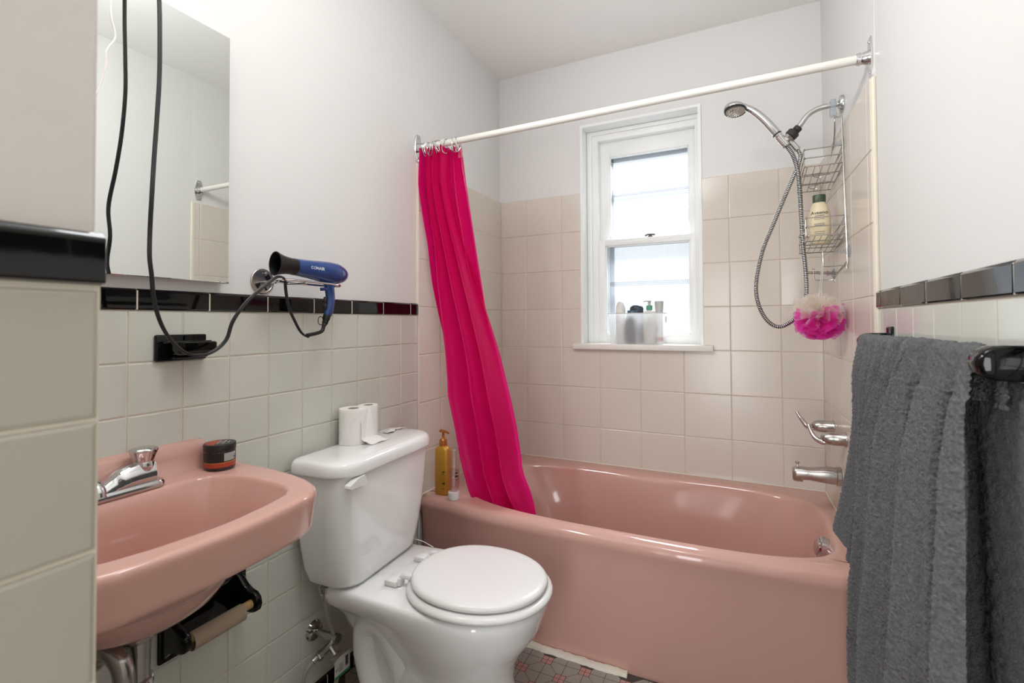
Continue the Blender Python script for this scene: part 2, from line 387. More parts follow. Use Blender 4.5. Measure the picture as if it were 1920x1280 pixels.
# ---- entry wall beside the sink (its end is the near edge at the left of the photo) and the front wall with the open doorway
def wall_entry():
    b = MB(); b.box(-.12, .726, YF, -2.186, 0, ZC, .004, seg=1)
    w = struct('wall_entry', b, 'paint_stub_shaded')
    g = MB(); g.box(.5, .729, YF+.01, -2.1846, 0, ZT-.003); obj('grout', g, 'grout', w)
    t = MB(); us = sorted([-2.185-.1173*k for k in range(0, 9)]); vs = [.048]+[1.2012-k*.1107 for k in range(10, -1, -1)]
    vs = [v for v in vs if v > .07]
    tiles(t, (.729, 0, 0), (0, 1, 0), (0, 0, 1), (1, 0, 0), us, vs, gap=.003, h=.003, bev=.004, seed=41); obj('tile_field', t, 'tile_entry_shaded', w, ang=9)
    c = MB(); cap_row(c, (.7285, 0, 0), (0, 1, 0), (1, 0, 0), sorted([-2.1825-.163*k for k in range(0, 7)]), 1.2045, 1.2495, h=.0105, seed=42); obj('black_border', c, 'black_tile', w); joints(w)
wall_entry()
def wall_front():
    b = MB(); b.box(.70, .80, YF-.1, YF, 0, ZC); b.box(1.50, 1.66, YF-.1, YF, 0, ZC); b.box(.80, 1.50, YF-.1, YF, 2.05, ZC)
    struct('wall_front', b, 'paint')
wall_front()

# ------------------------------------------------------------------ window
def window():
    b = MB(); f = .028
    # plaster reveal lining + outer casing stops + frame
    b.box(WX0-.001, WX0+.012, -.0005, .17, WZ0, WZ1+.001); b.box(WX1-.012, WX1+.001, -.0005, .17, WZ0, WZ1+.001); b.box(WX0+.0006, WX1-.0006, -.0011, .1692, WZ1-.0125, WZ1+.0004)
    w = struct('window_1', b, 'winpaint')
    fr = MB(); x0, x1, z1 = WX0+.012, WX1-.012, WZ1-.012
    for (a, c, d) in ((.0, .075, .03), (.03, .085, .045),):
        fr.box(x0, x0+a+.028, c, .17, WZ0, z1, .004); fr.box(x1-a*.35-.012, x1, c, .17, WZ0, z1, .003); fr.box(x0+.0005, x1-.0005, c+.0012, .1692, z1-a-.022, z1-.0004, .004)
    fr.box(x0, .575, .1555, .1705, WZ0, z1); fr.box(.998, x1, .1555, .1705, WZ0, z1); fr.box(x0, x1, .1555, .1705, 2.06, z1); fr.box(x0, x1, .1555, .1705, WZ0, 1.095)
    obj('window_frame', fr, 'winpaint', w)
    def sash(nm, xa, xb, za, zb, y0, y1, gx0, gx1, gz0, gz1):
        s = MB()
        s.box(xa, gx0, y0, y1, za, zb, .003); s.box(gx1, xb, y0, y1, za, zb, .003); s.box(gx0-.002, gx1+.002, y0, y1, za, gz0, .003); s.box(gx0-.002, gx1+.002, y0, y1, gz1, zb, .003)
        e = .006   # glazing bead
        s.box(gx0-.001, gx0+e, y0+.008, y1-.004, gz0, gz1, .002); s.box(gx1-e, gx1+.001, y0+.008, y1-.004, gz0, gz1, .002); s.box(gx0, gx1, y0+.008, y1-.004, gz1-e, gz1+.001, .002); s.box(gx0, gx1, y0+.008, y1-.004, gz0-.001, gz0+e, .002)
        o = obj(nm, s, 'winpaint', w)
        p = MB().box(gx0-.001, gx1+.001, (y0+y1)/2, (y0+y1)/2+.003, gz0-.001, gz1+.001); obj('pane', p, 'pane', o)
    sash('upper_sash', .524, 1.017, 1.585, 2.14, .125, .155, .587, .986, 1.615, 2.047)
    sash('lower_sash', .529, 1.019, 1.06, 1.60, .09, .12, .571, .989, 1.105, 1.568)
    k = MB(); k.lathe([(.011, 0), (.012, .004), (.007, .008)], (.80, .10, 1.6), n=16); k.tube(cr([(.776, .098, 1.607), (.79, .094, 1.612), (.806, .098, 1.612), (.824, .094, 1.609)], 5), .0045, 8); obj('sash_lock', k, 'pewter', w)
    s = MB(); s.box(.426, 1.096, -.028, .10, WZ0-.026, WZ0+.003, .005); obj('window_sill', s, 'sillpaint', w)
    # storm window outside the glass
    st = MB(); y0, y1 = .172, .186
    st.box(.52, .598, y0, y1, 1.05, 2.12); st.box(.983, 1.03, y0, y1, 1.05, 2.12); st.box(.52, 1.03, y0, y1, 2.03, 2.12); st.box(.52, 1.03, y0, y1, 1.05, 1.115)
    st.box(.52, 1.03, y0, y1, 1.845, 1.872); st.box(.52, 1.03, y0, y1, 1.362, 1.385); st.box(.52, 1.03, y0, y1, 1.57, 1.615)
    obj('storm_frame', st, 'alu', w)
window()

# ------------------------------------------------------------------ bathtub
def bathtub():
    T = thing('bathtub', 'pink porcelain bathtub built in between three tiled walls below the window', 'bathtub', (.78, -.40, 0))
    c = (.79, -.40); n = 176; ths = [2*PI*i/n for i in range(n)]
    outer = [(.0045, -.003), (.0045, -.755), (.10, -.766), (.24, -.783), (.33, -.7935), (.40, -.797), (1.03, -.797), (1.10, -.793), (1.22, -.783), (1.40, -.773), (1.5445, -.765), (1.5215, -.003)]
    inner = []
    for i in range(120):
        t = 2*PI*i/120; cx, sx = math.cos(t), math.sin(t); e = 4.2 if cx > 0 else 3.0
        inner.append((.79+.692*math.copysign(abs(cx)**(2/e), cx), -.4025+.327*math.copysign(abs(sx)**(2/e), sx)))
    def low(ax, ay, ox, e1=3.2):
        out = []
        for i in range(120):
            t = 2*PI*i/120; cx, sx = math.cos(t), math.sin(t); out.append((.79+ox+ax*math.copysign(abs(cx)**(2/e1), cx), -.4025+ay*math.copysign(abs(sx)**(2/e1), sx)))
        return out
    RZ = .4555
    front = lambda th: 1. if math.sin(th) < -.02 and cast(outer, c, th)*math.sin(th) < -.33 else 0.
    def oring(ins, z, zs):   # only the apron side drops to the floor
        out = []
        for th in ths:
            r = cast(outer, c, th); x, y = c[0]+r*math.cos(th), c[1]+r*math.sin(th)
            k = 1. if y < -.70 else 0.
            yy = y+ins*k; out.append((x, yy, z if k else zs))
        return out
    R = [oring(.032, .0, .36), oring(.030, .05, .37), oring(.020, .22, .38), oring(.012, .36, .40), oring(.006, .395, .405), oring(.0025, .410, .41), oring(.0, .421, .42), oring(.0016, .433, .43), oring(.008, .4445, .44), oring(.018, .4515, .45), oring(.030, .4548, .454), oring(.040, RZ, RZ)]
    R.append(ring(inner, c, ths, RZ, 1., -.022)); R.append(ring(inner, c, ths, RZ-.0015, 1., -.010)); R.append(ring(inner, c, ths, RZ-.006, 1., -.002)); R.append(ring(inner, c, ths, RZ-.016, 1., .006)); R.append(ring(inner, c, ths, RZ-.035, 1., .014))
    for k, z in ((.25, .36), (.5, .27), (.75, .18)):
        a = ring(inner, c, ths, z, 1., .018); b_ = ring(low(.53, .235, .06), c, ths, z); R.append([(p[0]*(1-k)+q[0]*k, p[1]*(1-k)+q[1]*k, z) for p, q in zip(a, b_)])
    R.append(ring(low(.53, .235, .06), c, ths, .115)); R.append(ring(low(.50, .21, .06), c, ths, .092)); R.append(ring(low(.44, .17, .06), c, ths, .084)); R.append(ring(low(.05, .04, .06), c, ths, .080))
    obj('tub_shell', MB().loft(R, False, True), 'pink', T, ang=60)
    ov = MB(); N = Vector((-.97, -.06, .22)).normalized(); o = Vector((1.449, -.462, .405))
    ov.lathe([(.033, -.03), (.036, 0), (.036, .006), (.031, .010), (.006, .011)], o, N, 24)
    ov.lathe([(.028, .0105), (.028, .0145), (.024, .017), (.001, .0175)], o, N, 24)
    obj('overflow_plate', ov, 'chrome', T)
bathtub()
def caulks():
    b = MB(); z = .457
    b.tube([(.006, -.002, z), (.8, -.0025, z), (1.5215, -.0025, z)], .0032, 6); b.tube([(1.5215, -.003, z), (1.5435, -.74, z), (1.5445, -.765, .44)], .0036, 6); b.tube([(.006, -.002, z), (.006, -.74, z), (.006, -.762, .44), (.006, -.766, .30), (.006, -.735, .0)], .0035, 6)
    o = obj('trim_1', b, 'caulk'); o['kind'] = 'structure'
    rn = random.Random(3); pts = [(.02+.0495*k, float(np.interp(.02+.0495*k, [0, .1, .24, .4, 1.03], [-.738, -.749, -.766, -.780, -.780]))+rn.uniform(-.0025, .0025), .003) for k in range(18)]
    b = MB(); b.tube(cr(pts, 4), [.0155+rn.uniform(-.0018, .0018) for _ in range(len(cr(pts, 4)))], 8, flat=.75); o = obj('trim_2', b, 'caulk'); o['kind'] = 'structure'
    pts = [(1.540+rn.uniform(-.003, .003), -.789, .0+.045*k) for k in range(7)]
    b = MB(); b.tube(cr(pts, 4), [.013+rn.uniform(-.003, .004) for _ in range(25)], 8); o = obj('trim_3', b, 'caulk'); o['kind'] = 'structure'
caulks()

# ------------------------------------------------------------------ sink
SY = -1.862; SZ = .82
def mirrorpoly(h):  # h: list of (x, v) with v>=0 from back to front
    return [(x, SY+v) for x, v in h]+[(x, SY-v) for x, v in reversed(h) if v > 1e-6]
def sink():
    T = thing('bathroom_sink', 'pink wall hung bathroom sink with raised back ledge', 'sink', (.2, SY, SZ))
    outer = mirrorpoly([(.001, .0), (.001, .277), (.10, .277), (.19, .274), (.27, .264), (.33, .250), (.375, .232), (.40, .212), (.415, .190), (.424, .165), (.431, .115), (.437, .065), (.4395, .03), (.440, .0)])
    inner = mirrorpoly([(.088, .0), (.092, .10), (.098, .145), (.112, .172), (.118, .172), (.135, .185), (.16, .197), (.20, .203), (.26, .203), (.31, .196), (.345, .182), (.368, .155), (.383, .10), (.391, .04), (.393, .0)])
    c = (.22, SY); n = 180; ths = [2*PI*(i+.5)/n for i in range(n)]
    R = []
    def sk(x): return min(1, max(0, (x-.02)/.30))
    # underside: bowl bottom upwards, then flat under the rim, then the apron
    def ell(ax, ay, x0, z): return [(x0+ax*math.cos(t), SY+ay*math.sin(t), z) for t in ths]
    R += [ell(.02, .02, .18, .596), ell(.045, .056, .18, .598), ell(.074, .094, .18, .605), ell(.100, .126, .18, .623), ell(.121, .151, .182, .654), ell(.135, .169, .187, .694), ell(.146, .175, .192, .724)]
    a = ring(outer, c, ths, .737, .93, 0); R.append(a)
    def clampw(r): return [(max(.001, p[0]), p[1], p[2]) for p in r]
    R.append(clampw(ring(outer, c, ths, .735, 1., .018))); R.append(clampw(ring(outer, c, ths, .738, 1., .012))); R.append(clampw(ring(outer, c, ths, .745, 1., .009)))
    for z, i_ in ((.752, .008), (.800, .0015), (.807, .0005), (.8135, .0015), (.8178, .005), (.8197, .010), (SZ, .015)): R.append(clampw(ring(outer, c, ths, z, 1., i_)))
    bk = lambda p: SZ+.012*max(0, 1-p[0]/.088)**1.5
    for z, i_ in ((SZ, -.010), (SZ-.0006, -.005), (SZ-.0025, -.0015), (SZ-.006, .001), (SZ-.011, .0035), (SZ-.02, .007)): R.append(ring(inner, c, ths, z, 1., i_))
    def inell(k, ax, ay, x0, z):
        A = ring(inner, c, ths, z, 1., .012); return [(p[0]*(1-k)+(x0+ax*math.cos(t))*k, p[1]*(1-k)+(SY+ay*math.sin(t))*k, z) for p, t in zip(A, ths)]
    R += [inell(.2, .12, .15, .22, .775), inell(.45, .12, .15, .21, .72), inell(.72, .115, .14, .195, .682), inell(.95, .10, .115, .185, .650), inell(1, .065, .075, .18, .638), inell(1, .02, .02, .18, .634)]
    R = [[(p[0], p[1], p[2]+(.010*max(0, 1-p[0]/.085)**1.4 if p[2] > .81 else 0)) for p in r] for r in R]
    obj('basin', MB().loft(R, True, True), 'pink', T, ang=50)
    # backsplash ledge
    b = MB(); secs = []
    for y, k in ((SY-.225, 0.), (SY-.219, .55), (SY-.200, .97), (SY-.19, 1), (SY+.15, 1), (SY+.195, 1), (SY+.207, .97), (SY+.222, .6), (SY+.232, 0.)):
        h = .064*k
        secs.append([(x, y, z) for x, z in ((.001, SZ-.01), (.001, SZ+.006+h), (.010, SZ+.006+h), (.020, SZ+.004+h), (.0265, SZ-.002+h*.97), (.029, SZ+.002+h*.6), (.033, SZ+.006+h*.25), (.042, SZ+.005+h*.05), (.052, SZ-.006))])
    b.loft(secs, True, True); obj('backsplash', b, 'pink', T, ang=60)
    d = MB(); d.lathe([(.028, 0), (.028, .003), (.02, .004), (.018, 0)], (.18, SY, .6345), n=24); obj('drain', d, 'chrome', T)
sink()
def plumbing():
    T = thing('drain_pipe', 'tarnished chrome drain pipe with trap under the pink sink', 'pipe', (.2, -1.89, .4))
    a = MB(); a.lathe([(.0195, 0), (.0195, .14)], (.2, -1.885, .475), n=24); a.lathe([(.026, .585), (.029, .590), (.029, .602), (.024, .605)], (.2, -1.885, 0), n=24); obj('tailpiece', a, 'dull_chrome', T)
    a = MB(); a.lathe([(.0215, 0), (.025, .004), (.026, .012), (.0245, .02), (.021, .022)], (.2, -1.885, .492), n=24); a.lathe([(.022, 0), (.022, .17)], (.2, -1.885, .325), n=24); obj('slip_nut', a, 'chrome', T)
    p = cr([(.2, -1.885, .33), (.2, -1.89, .28), (.2, -1.92, .25), (.2, -1.955, .28), (.2, -1.955, .34), (.18, -1.955, .385), (.12, -1.955, .395), (.003, -1.955, .395)], 6); obj('trap_bend', MB().tube(p, .021, 16), 'dull_chrome', T)
    p = cr([(.02, -1.93, .545), (.13, -1.93, .545), (.17, -1.93, .575), (.2, -1.93, .588), (.226, -1.925, .57), (.232, -1.922, .53), (.232, -1.922, .46), (.232, -1.92, .34)], 6)
    a = MB().tube(p, .0165, 16); a.lathe([(.021, 0), (.023, .004), (.023, .022), (.018, .026)], (.232, -1.922, .47), n=20); obj('supply_elbow', a, 'dull_chrome', T)
plumbing()
def faucet():
    FX, FY = .056, -1.932
    T = thing('sink_faucet', 'low chrome two handle faucet on the pink sink', 'faucet', (FX, FY, SZ))
    b = MB(); z0 = SZ+.001
    o = rrect(.026, .088, FY-.160, FY+.160, .020, 6)
    b.loft([[(x, y, z0+.0) for x, y in o], [(x, y, z0+.009) for x, y in o], [(.057+(x-.057)*.93, FY+(y-FY)*.985, z0+.013) for x, y in o]])
    # wings that climb from the middle to the handles
    for s in (1, -1):
        sec = []
        for k in range(13):
            t = k/12; y = FY+s*(.0+.143*t); h = .010+.040*(1/(1+math.exp(-(t-.42)*11))); w = .0225-.002*t
            sec.append([(.056+w*cx, y, z0+.006+h*cz) for cx, cz in ((-1, 0), (-1, .45), (-.72, .9), (-.25, 1), (.25, 1), (.72, .9), (1, .45), (1, 0))])
        b.loft(sec)
    obj('body', b, 'chrome', T, ang=50)
    p = cr([(.06, FY, z0+.012), (.075, FY, z0+.045), (.11, FY, z0+.058), (.15, FY, z0+.048), (.158, FY, z0+.03)], 6); obj('spout', MB().tube(p, [.017]*8+[.013]*(len(p)-8), 16), 'chrome', T)
    for s in (1, -1):
        y = FY+s*.126
        h = MB(); h.lathe([(.0185, .040), (.0195, .046), (.0205, .056), (.0185, .062)], (.056, y, z0-.006), n=28)
        prof = [(.0175, .060), (.0185, .064), (.0215, .076), (.0245, .083), (.0255, .086), (.0235, .0895), (.015, .0915), (.002, .092)]
        rings = []
        for r, z in prof:
            rings.append([(.056+r*(1+.07*math.cos(6*t) if r > .018 else 1)*math.cos(t), y+r*(1+.07*math.cos(6*t) if r > .018 else 1)*math.sin(t), z0-.006+z) for t in [2*PI*k/48 for k in range(48)]])
        h.loft(rings); obj('handle', h, 'chrome', T, ang=50)
faucet()
def jar():
    c = (.072, -1.648, SZ+.0022)
    T = thing('cream_jar', 'small dark jar with black and rust lid on the sink corner', 'jar', c)
    r = .0338
    b = MB(); b.lathe([(r*.93, 0), (r*.985, .002), (r, .006), (r, .043), (r*.97, .045)], c, n=40); obj('glass_body', b, 'jarglass', T)
    b = MB(); b.lathe([(r+.0003, .007), (r+.0003, .0175)], c, n=40, cap0=False, cap1=False); b.lathe([(r+.0004, .0175), (r+.0004, .0188)], c, n=40, mi=1, cap0=False, cap1=False); b.lathe([(r+.0003, .0188), (r+.0003, .041)], c, n=40, mi=2, cap0=False, cap1=False)
    L = obj('label', b, ['rust', 'gold', 'jarblack'], T)
    b = MB(); rn = random.Random(5)   # small print on the side
    for k in range(9):
        z = .0385-.0021*k; a0, a1 = -.72, -.08-.22*rn.random()
        a0 = math.radians(-18); a1 = math.radians(22+18*rn.random())
        q = [(c[0]+(r+.0007)*math.cos(a0+(a1-a0)*i/6), c[1]+(r+.0007)*math.sin(a0+(a1-a0)*i/6), c[2]+z+dz) for dz in (0, .0011) for i in range(7)]
        b.add(q, [(i, i+1, 8+i, 7+i) for i in range(6)])
    obj('small_print', b, 'printwhite', L)
    b = MB(); b.lathe([(r+.0008, .045), (r+.0012, .0455), (r+.0012, .059), (r+.0004, .0602), (r-.002, .0606)], c, n=48, cap1=True); lid = obj('lid', b, 'jarblack', T)
    # lid artwork: rust segment plus white lettering, read from the front
    d = MB(); ax = Vector((-.75, -.66, 0)).normalized(); ay = Vector((-ax.y, ax.x, 0)); z = c[2]+.0609; o = Vector(c)
    arc = [math.acos(.18)*(-1+2*i/24) for i in range(25)]
    d.add([(o.x+(r-.004)*(ax.x*math.cos(t)+ay.x*math.sin(t)), o.y+(r-.004)*(ax.y*math.cos(t)+ay.y*math.sin(t)), z) for t in arc], [tuple(range(25))]); obj('rust_patch', d, 'rust', lid)
    e = MB()
    for s, off, sz in (('Deep Moisture', -.004, .0062), ('Conditioner', -.0115, .0056), ('hair mask', -.021, .0050)):
        pass
    for k, (off, ln, wd) in enumerate(((.002, .034, .0028), (-.004, .026, .0012), (-.010, .036, .0028), (-.020, .018, .0022))):
        p = o-ax*0+ax*off; m = max(3, int(ln/.0026))
        for i in range(m):
            a = -ln/2+ln*i/m; q = [p+ay*a+ax*(-wd/2), p+ay*(a+ln/m*.7)+ax*(-wd/2), p+ay*(a+ln/m*.7)+ax*(wd/2), p+ay*a+ax*(wd/2)]
            e.add([(v.x, v.y, z+.0002) for v in q], [(0, 1, 2, 3)])
    obj('lid_print', e, 'printwhite', lid)
jar()

# ------------------------------------------------------------------ mirror cabinet, soap dish, paper holder
def cabinet():
    T = thing('mirror_cabinet', 'frameless mirror cabinet on the wall above the sink', 'mirror', (0, -1.86, 1.28))
    b = MB(); b.box(-.006, .024, -2.12, -1.603, 1.283, 1.910, .002); obj('cabinet_body', b, 'white_enamel', T)
    b = MB(); b.box(.0245, .030, -2.125, -1.6, 1.277, 1.9147, .0012, seg=1); obj('mirror_door', b, 'mirror', T)
    b = MB(); b.box(.0225, .0315, -1.622, -1.600, 1.2735, 1.2785, .001); obj('door_clip', b, 'chrome', T)
cabinet()
def soap_dish():
    T = thing('toothbrush_holder', 'glossy black ceramic soap and toothbrush holder on the grey green tile above the sink', 'holder', (0, -1.70, 1.115))
    b = MB(); b.box(.001, .013, -1.7605, -1.6445, 1.0845, 1.1465, .004, seg=3); obj('back_plate', b, 'black_ceramic', T)
    b = MB(); o = rrect(.010, .073, -1.741, -1.652, (.012, .002, .002, .012), 5)
    def sec(z, ins): return [(.010+(x-.010)*(1-ins*2.), -1.6965+(y+1.6965)*(1-ins), z) for x, y in o]
    b.loft([sec(1.100, .10), sec(1.103, .03), sec(1.110, 0), sec(1.127, 0), sec(1.1295, .03), sec(1.1285, .10), sec(1.119, .14), sec(1.117, .3)]); obj('tray', b, 'black_ceramic', T, ang=50)
    b = MB(); b.box(.010, .040, -1.752, -1.648, 1.126, 1.1315, .002); b.box(.01, .036, -1.735, -1.655, 1.0905, 1.097, .003); obj('rib', b, 'black_ceramic', T)
soap_dish()
def paper_holder():
    T = thing('toilet_paper_holder', 'black ceramic toilet paper holder on the tile under the sink', 'holder', (0, -1.64, .44))
    b = MB(); b.box(.001, .012, -1.748, -1.532, .388, .520, .005, seg=3); obj('back_plate', b, 'black_ceramic', T)
    for y0, y1 in ((-1.742, -1.722), (-1.566, -1.546)):
        a = MB(); prof = [(.010, .515), (.022, .508), (.040, .492), (.060, .482), (.082, .478), (.094, .468), (.098, .452), (.092, .436), (.078, .428), (.060, .426), (.040, .420), (.020, .404), (.010, .396)]
        cx, cz = .045, .455; R = []
        for y, s in ((y0, .90), (y0+.004, 1.), (y1-.004, 1.), (y1, .9)): R.append([(max(.009, cx+(x-cx)*s), y, cz+(z-cz)*s) for x, z in prof])
        a.loft(R); obj('arm', a, 'black_ceramic', T, ang=50)
    obj('dowel', MB().tube([(.076, -1.730, .453), (.076, -1.560, .453)], .0105, 16), 'wood', T)
    b = MB(); n = 28
    y0, y1 = -1.716, -1.590; R = []
    for y, r in ((y0, .0185), (y0, .0205), (y1, .0205), (y1, .0185), (y0, .0185)): R.append([(.076+r*math.cos(2*PI*k/n), y, .4445+r*math.sin(2*PI*k/n)) for k in range(n)])
    b.loft(R, False, False); t = obj('cardboard_tube', b, 'card'); tag(t, 'empty brown cardboard toilet roll tube left on the black holder', 'cardboard tube')
paper_holder()

# ------------------------------------------------------------------ hair dryer on its wall ring
def dryer():
    # wall rosette and wire cradle
    T = thing('dryer_holder', 'round chrome wall plate with wire cradle holding the hair dryer', 'holder', (0, -1.47, 1.30))
    b = MB(); b.lathe([(.0365, 0), (.0365, .0035), (.0345, .0055), (.031, .0056), (.030, .0048), (.003, .0046)], (-.006, -1.478, 1.291), (1, 0, 0), 40)
    for a in (75, 250): b.lathe([(.0045, .007), (.0045, .0095), (.002, .0105)], (-.006, -1.478+.022*math.cos(math.radians(a)), 1.291+.022*math.sin(math.radians(a))), (1, 0, 0), 14)
    pl = obj('wall_plate', b, 'steel', T, ang=20); q = MB()
    for a0, a1 in ((15, 60), (200, 232), (285, 300)):
        A = [math.radians(a0+(a1-a0)*k/6) for k in range(7)]; P = [(.010+.027*0, .027, t) for t in A]+[(0, .012, t) for t in reversed(A)]
        q.add([(-.0010, -1.478+r*math.cos(t), 1.291+r*math.sin(t)) for _, r, t in P], [tuple(range(14))])
    obj('slot', q, 'blackp', pl)
    b = MB()
    ringp = [(.020+.0, -1.478, 1.287)]
    cx, cy, z = .105, -1.385, 1.287
    path = cr([(.0, -1.478, 1.286), (.045, -1.478, 1.286), (.058, -1.474, 1.287), (.064, -1.45, 1.287), (.066, -1.36, 1.286), (.074, -1.315, 1.285), (.10, -1.298, 1.2845), (.126, -1.315, 1.285), (.134, -1.36, 1.286), (.134, -1.47, 1.288), (.126, -1.496, 1.288), (.10, -1.502, 1.288), (.07, -1.493, 1.288), (.0, -1.488, 1.287)], 6)
    b.tube(path, .0032, 8); b.tube(cr([(.064, -1.45, 1.2835), (.10, -1.448, 1.2835), (.134, -1.45, 1.2845)], 4), .0028, 8); obj('wire_cradle', b, 'chrome', T)
    D = thing('hair_dryer', 'blue hair dryer with black nozzle and long black cord in the chrome wall cradle', 'hair dryer', (.10, -1.40, 1.32))
    # barrel axis from nozzle (toward sink) to rear; slightly descending toward the tub
    o = Vector((.10, -1.462, 1.3290)); ax = Vector((.0, 1., -.045)).normalized()
    prof = [(.0232, 0), (.0235, .004), (.0246, .025), (.0262, .05), (.0284, .075), (.0308, .10), (.0324, .125), (.0322, .145), (.0298, .163), (.0252, .178), (.0186, .189), (.0105, .195), (.003, .197), (.001, .197)]
    b = MB(); b.lathe(prof, o, ax, 40); body = obj('barrel', b, 'blue', D, ang=60)
    b = MB()
    for k in range(7): b.lathe([(.0042, 0), (.0042, .004)], o+ax*(.186)+Vector((.013*math.cos(k*.9), 0, .013*math.sin(k*.9))), ax, 8)
    b.lathe([(.0318, .152), (.0318, .1535), (.0305, .156)], o, ax, 40); obj('intake_grille', b, 'blue', body)
    b = MB(); w = Vector((1, 0, 0)); v = ax.cross(w); R = []
    for t, rw, rh in ((.004, .0240, .0240), (-.008, .0232, .0232), (-.022, .0226, .0238), (-.036, .0230, .0262), (-.048, .0238, .0298), (-.057, .0245, .0330), (-.057, .0225, .0308), (-.035, .0175, .0195), (-.01, .016, .016)): R.append([o+ax*t+w*(rw*math.cos(a))+v*(rh*math.sin(a)) for a in [2*PI*k/36 for k in range(36)]])
    b.loft(R, False, True); obj('nozzle', b, 'blackp', D, ang=60)
    # handle
    pts = cr([(.10, -1.335, 1.305), (.10, -1.333, 1.285), (.10, -1.329, 1.262), (.10, -1.3285, 1.235), (.10, -1.335, 1.205), (.10, -1.343, 1.188)], 6)
    rr = [float(np.interp(i/(len(pts)-1), [0, .15, .4, .7, .9, 1], [.0185, .0165, .0150, .0152, .0125, .0100])) for i in range(len(pts))]
    obj('handle', MB().tube(pts, rr, 24, flat=.82), 'blue', D, ang=60)
    b = MB(); b.box(.088, .112, -1.3575, -1.3495, 1.268, 1.278, .002); obj('cool_button', b, 'blue', D)
    b = MB(); b.tube(cr([(.10, -1.345, 1.248), (.10, -1.349, 1.238), (.10, -1.346, 1.230), (.10, -1.349, 1.222), (.10, -1.3475, 1.214)], 4), .006, 10); obj('switch', b, 'blackp', D)
    b = MB(); b.tube(cr([(.10, -1.340, 1.195), (.10, -1.347, 1.175), (.10, -1.352, 1.165)], 4), [.0112]*3+[.009]*3+[.0072]*3, 14); b.tube(cr([(.10, -1.352, 1.166), (.10, -1.358, 1.150), (.10, -1.375, 1.143), (.10, -1.40, 1.139), (.10, -1.414, 1.137)], 5), .0055, 12); obj('strain_relief', b, 'blackp', D)
    b = MB(); cc = Vector((.10, -1.3645, 1.179)); b.tube([cc+Vector((0, .0095*math.cos(a), .0125*math.sin(a))) for a in [2*PI*k/28 for k in range(29)]], .0013, 6, caps=False); obj('hang_loop', b, 'blackp', D)
    t = text_mb('CONAIR', .0118, .0003, .00005); c = o+ax*.052+Vector((1, 0, 0))*.0289
    ex = Vector((0, 1, -.115)).normalized(); ez = Vector((1, 0, .0)); ey = ez.cross(ex)
    # wrap lettering onto the barrel
    def rad(t): return float(np.interp(t, [q[1] for q in prof], [q[0] for q in prof]))
    t.v = [tuple(o+ax*(.062+p[0])+(ez*math.cos((p[1]+.0025)/.0272)+ey*math.sin((p[1]+.0025)/.0272))*(rad(.062+p[0])+.0004+p[2])) for p in t.v]
    obj('lettering', t, 'silverprint', body, ang=20)
    # cord: strain relief -> over the cradle -> low loop over the soap dish -> up past the mirror to a plug above
    low = [(.10, -1.414, 1.137), (.10, -1.4135, 1.1335), (.10, -1.436, 1.147), (.10, -1.458, 1.180), (.10, -1.477, 1.217), (.102, -1.488, 1.260), (.106, -1.494, 1.285), (.110, -1.503, 1.2945), (.112, -1.516, 1.2965), (.114, -1.531, 1.292), (.112, -1.560, 1.270), (.108, -1.597, 1.2365), (.105, -1.622, 1.2065), (.102, -1.641, 1.1735), (.10, -1.653, 1.1355), (.10, -1.678, 1.1115), (.10, -1.709, 1.1005), (.10, -1.7445, 1.106), (.10, -1.776, 1.1335), (.10, -1.7995, 1.174), (.105, -1.816, 1.225), (.11, -1.8235, 1.2755), (.112, -1.8287, 1.3129), (.107, -1.8258, 1.3697), (.1135, -1.8266, 1.436), (.104, -1.8181, 1.5186), (.0977, -1.8104, 1.6023), (.0957, -1.805, 1.6974), (.0969, -1.8053, 1.7784), (.0973, -1.8074, 1.8704), (.09, -1.81, 1.97), (.06, -1.815, 2.07), (.02, -1.82, 2.12), (-.004, -1.82, 2.13)]
    p = cr(low, 6)
    # flat twin-lead cord: two strands side by side
    b = MB(); b.tube(p, .0029, 8); b.tube([Vector(q)+Vector((0.0010, .0028, -.0013)) for q in p], .0028, 8); obj('cord', b, 'cord', D, ang=80)
dryer()
def white_cord():
    p = cr([(-.004, -1.90, 2.14), (.05, -1.89, 2.10), (.078, -1.888, 1.95), (.08, -1.8868, 1.8276), (.08, -1.8846, 1.7906), (.08, -1.8778, 1.7559), (.08, -1.892, 1.7211), (.08, -1.8952, 1.6817), (.08, -1.9122, 1.6154), (.085, -1.95, 1.54), (.09, -2.02, 1.50), (.09, -2.10, 1.53), (.09, -2.184, 1.58)], 8)
    tag(obj('charger_cord', MB().tube(p, .0019, 8), 'cordw'), 'thin white cord hanging in front of the mirror', 'cord')
white_cord()

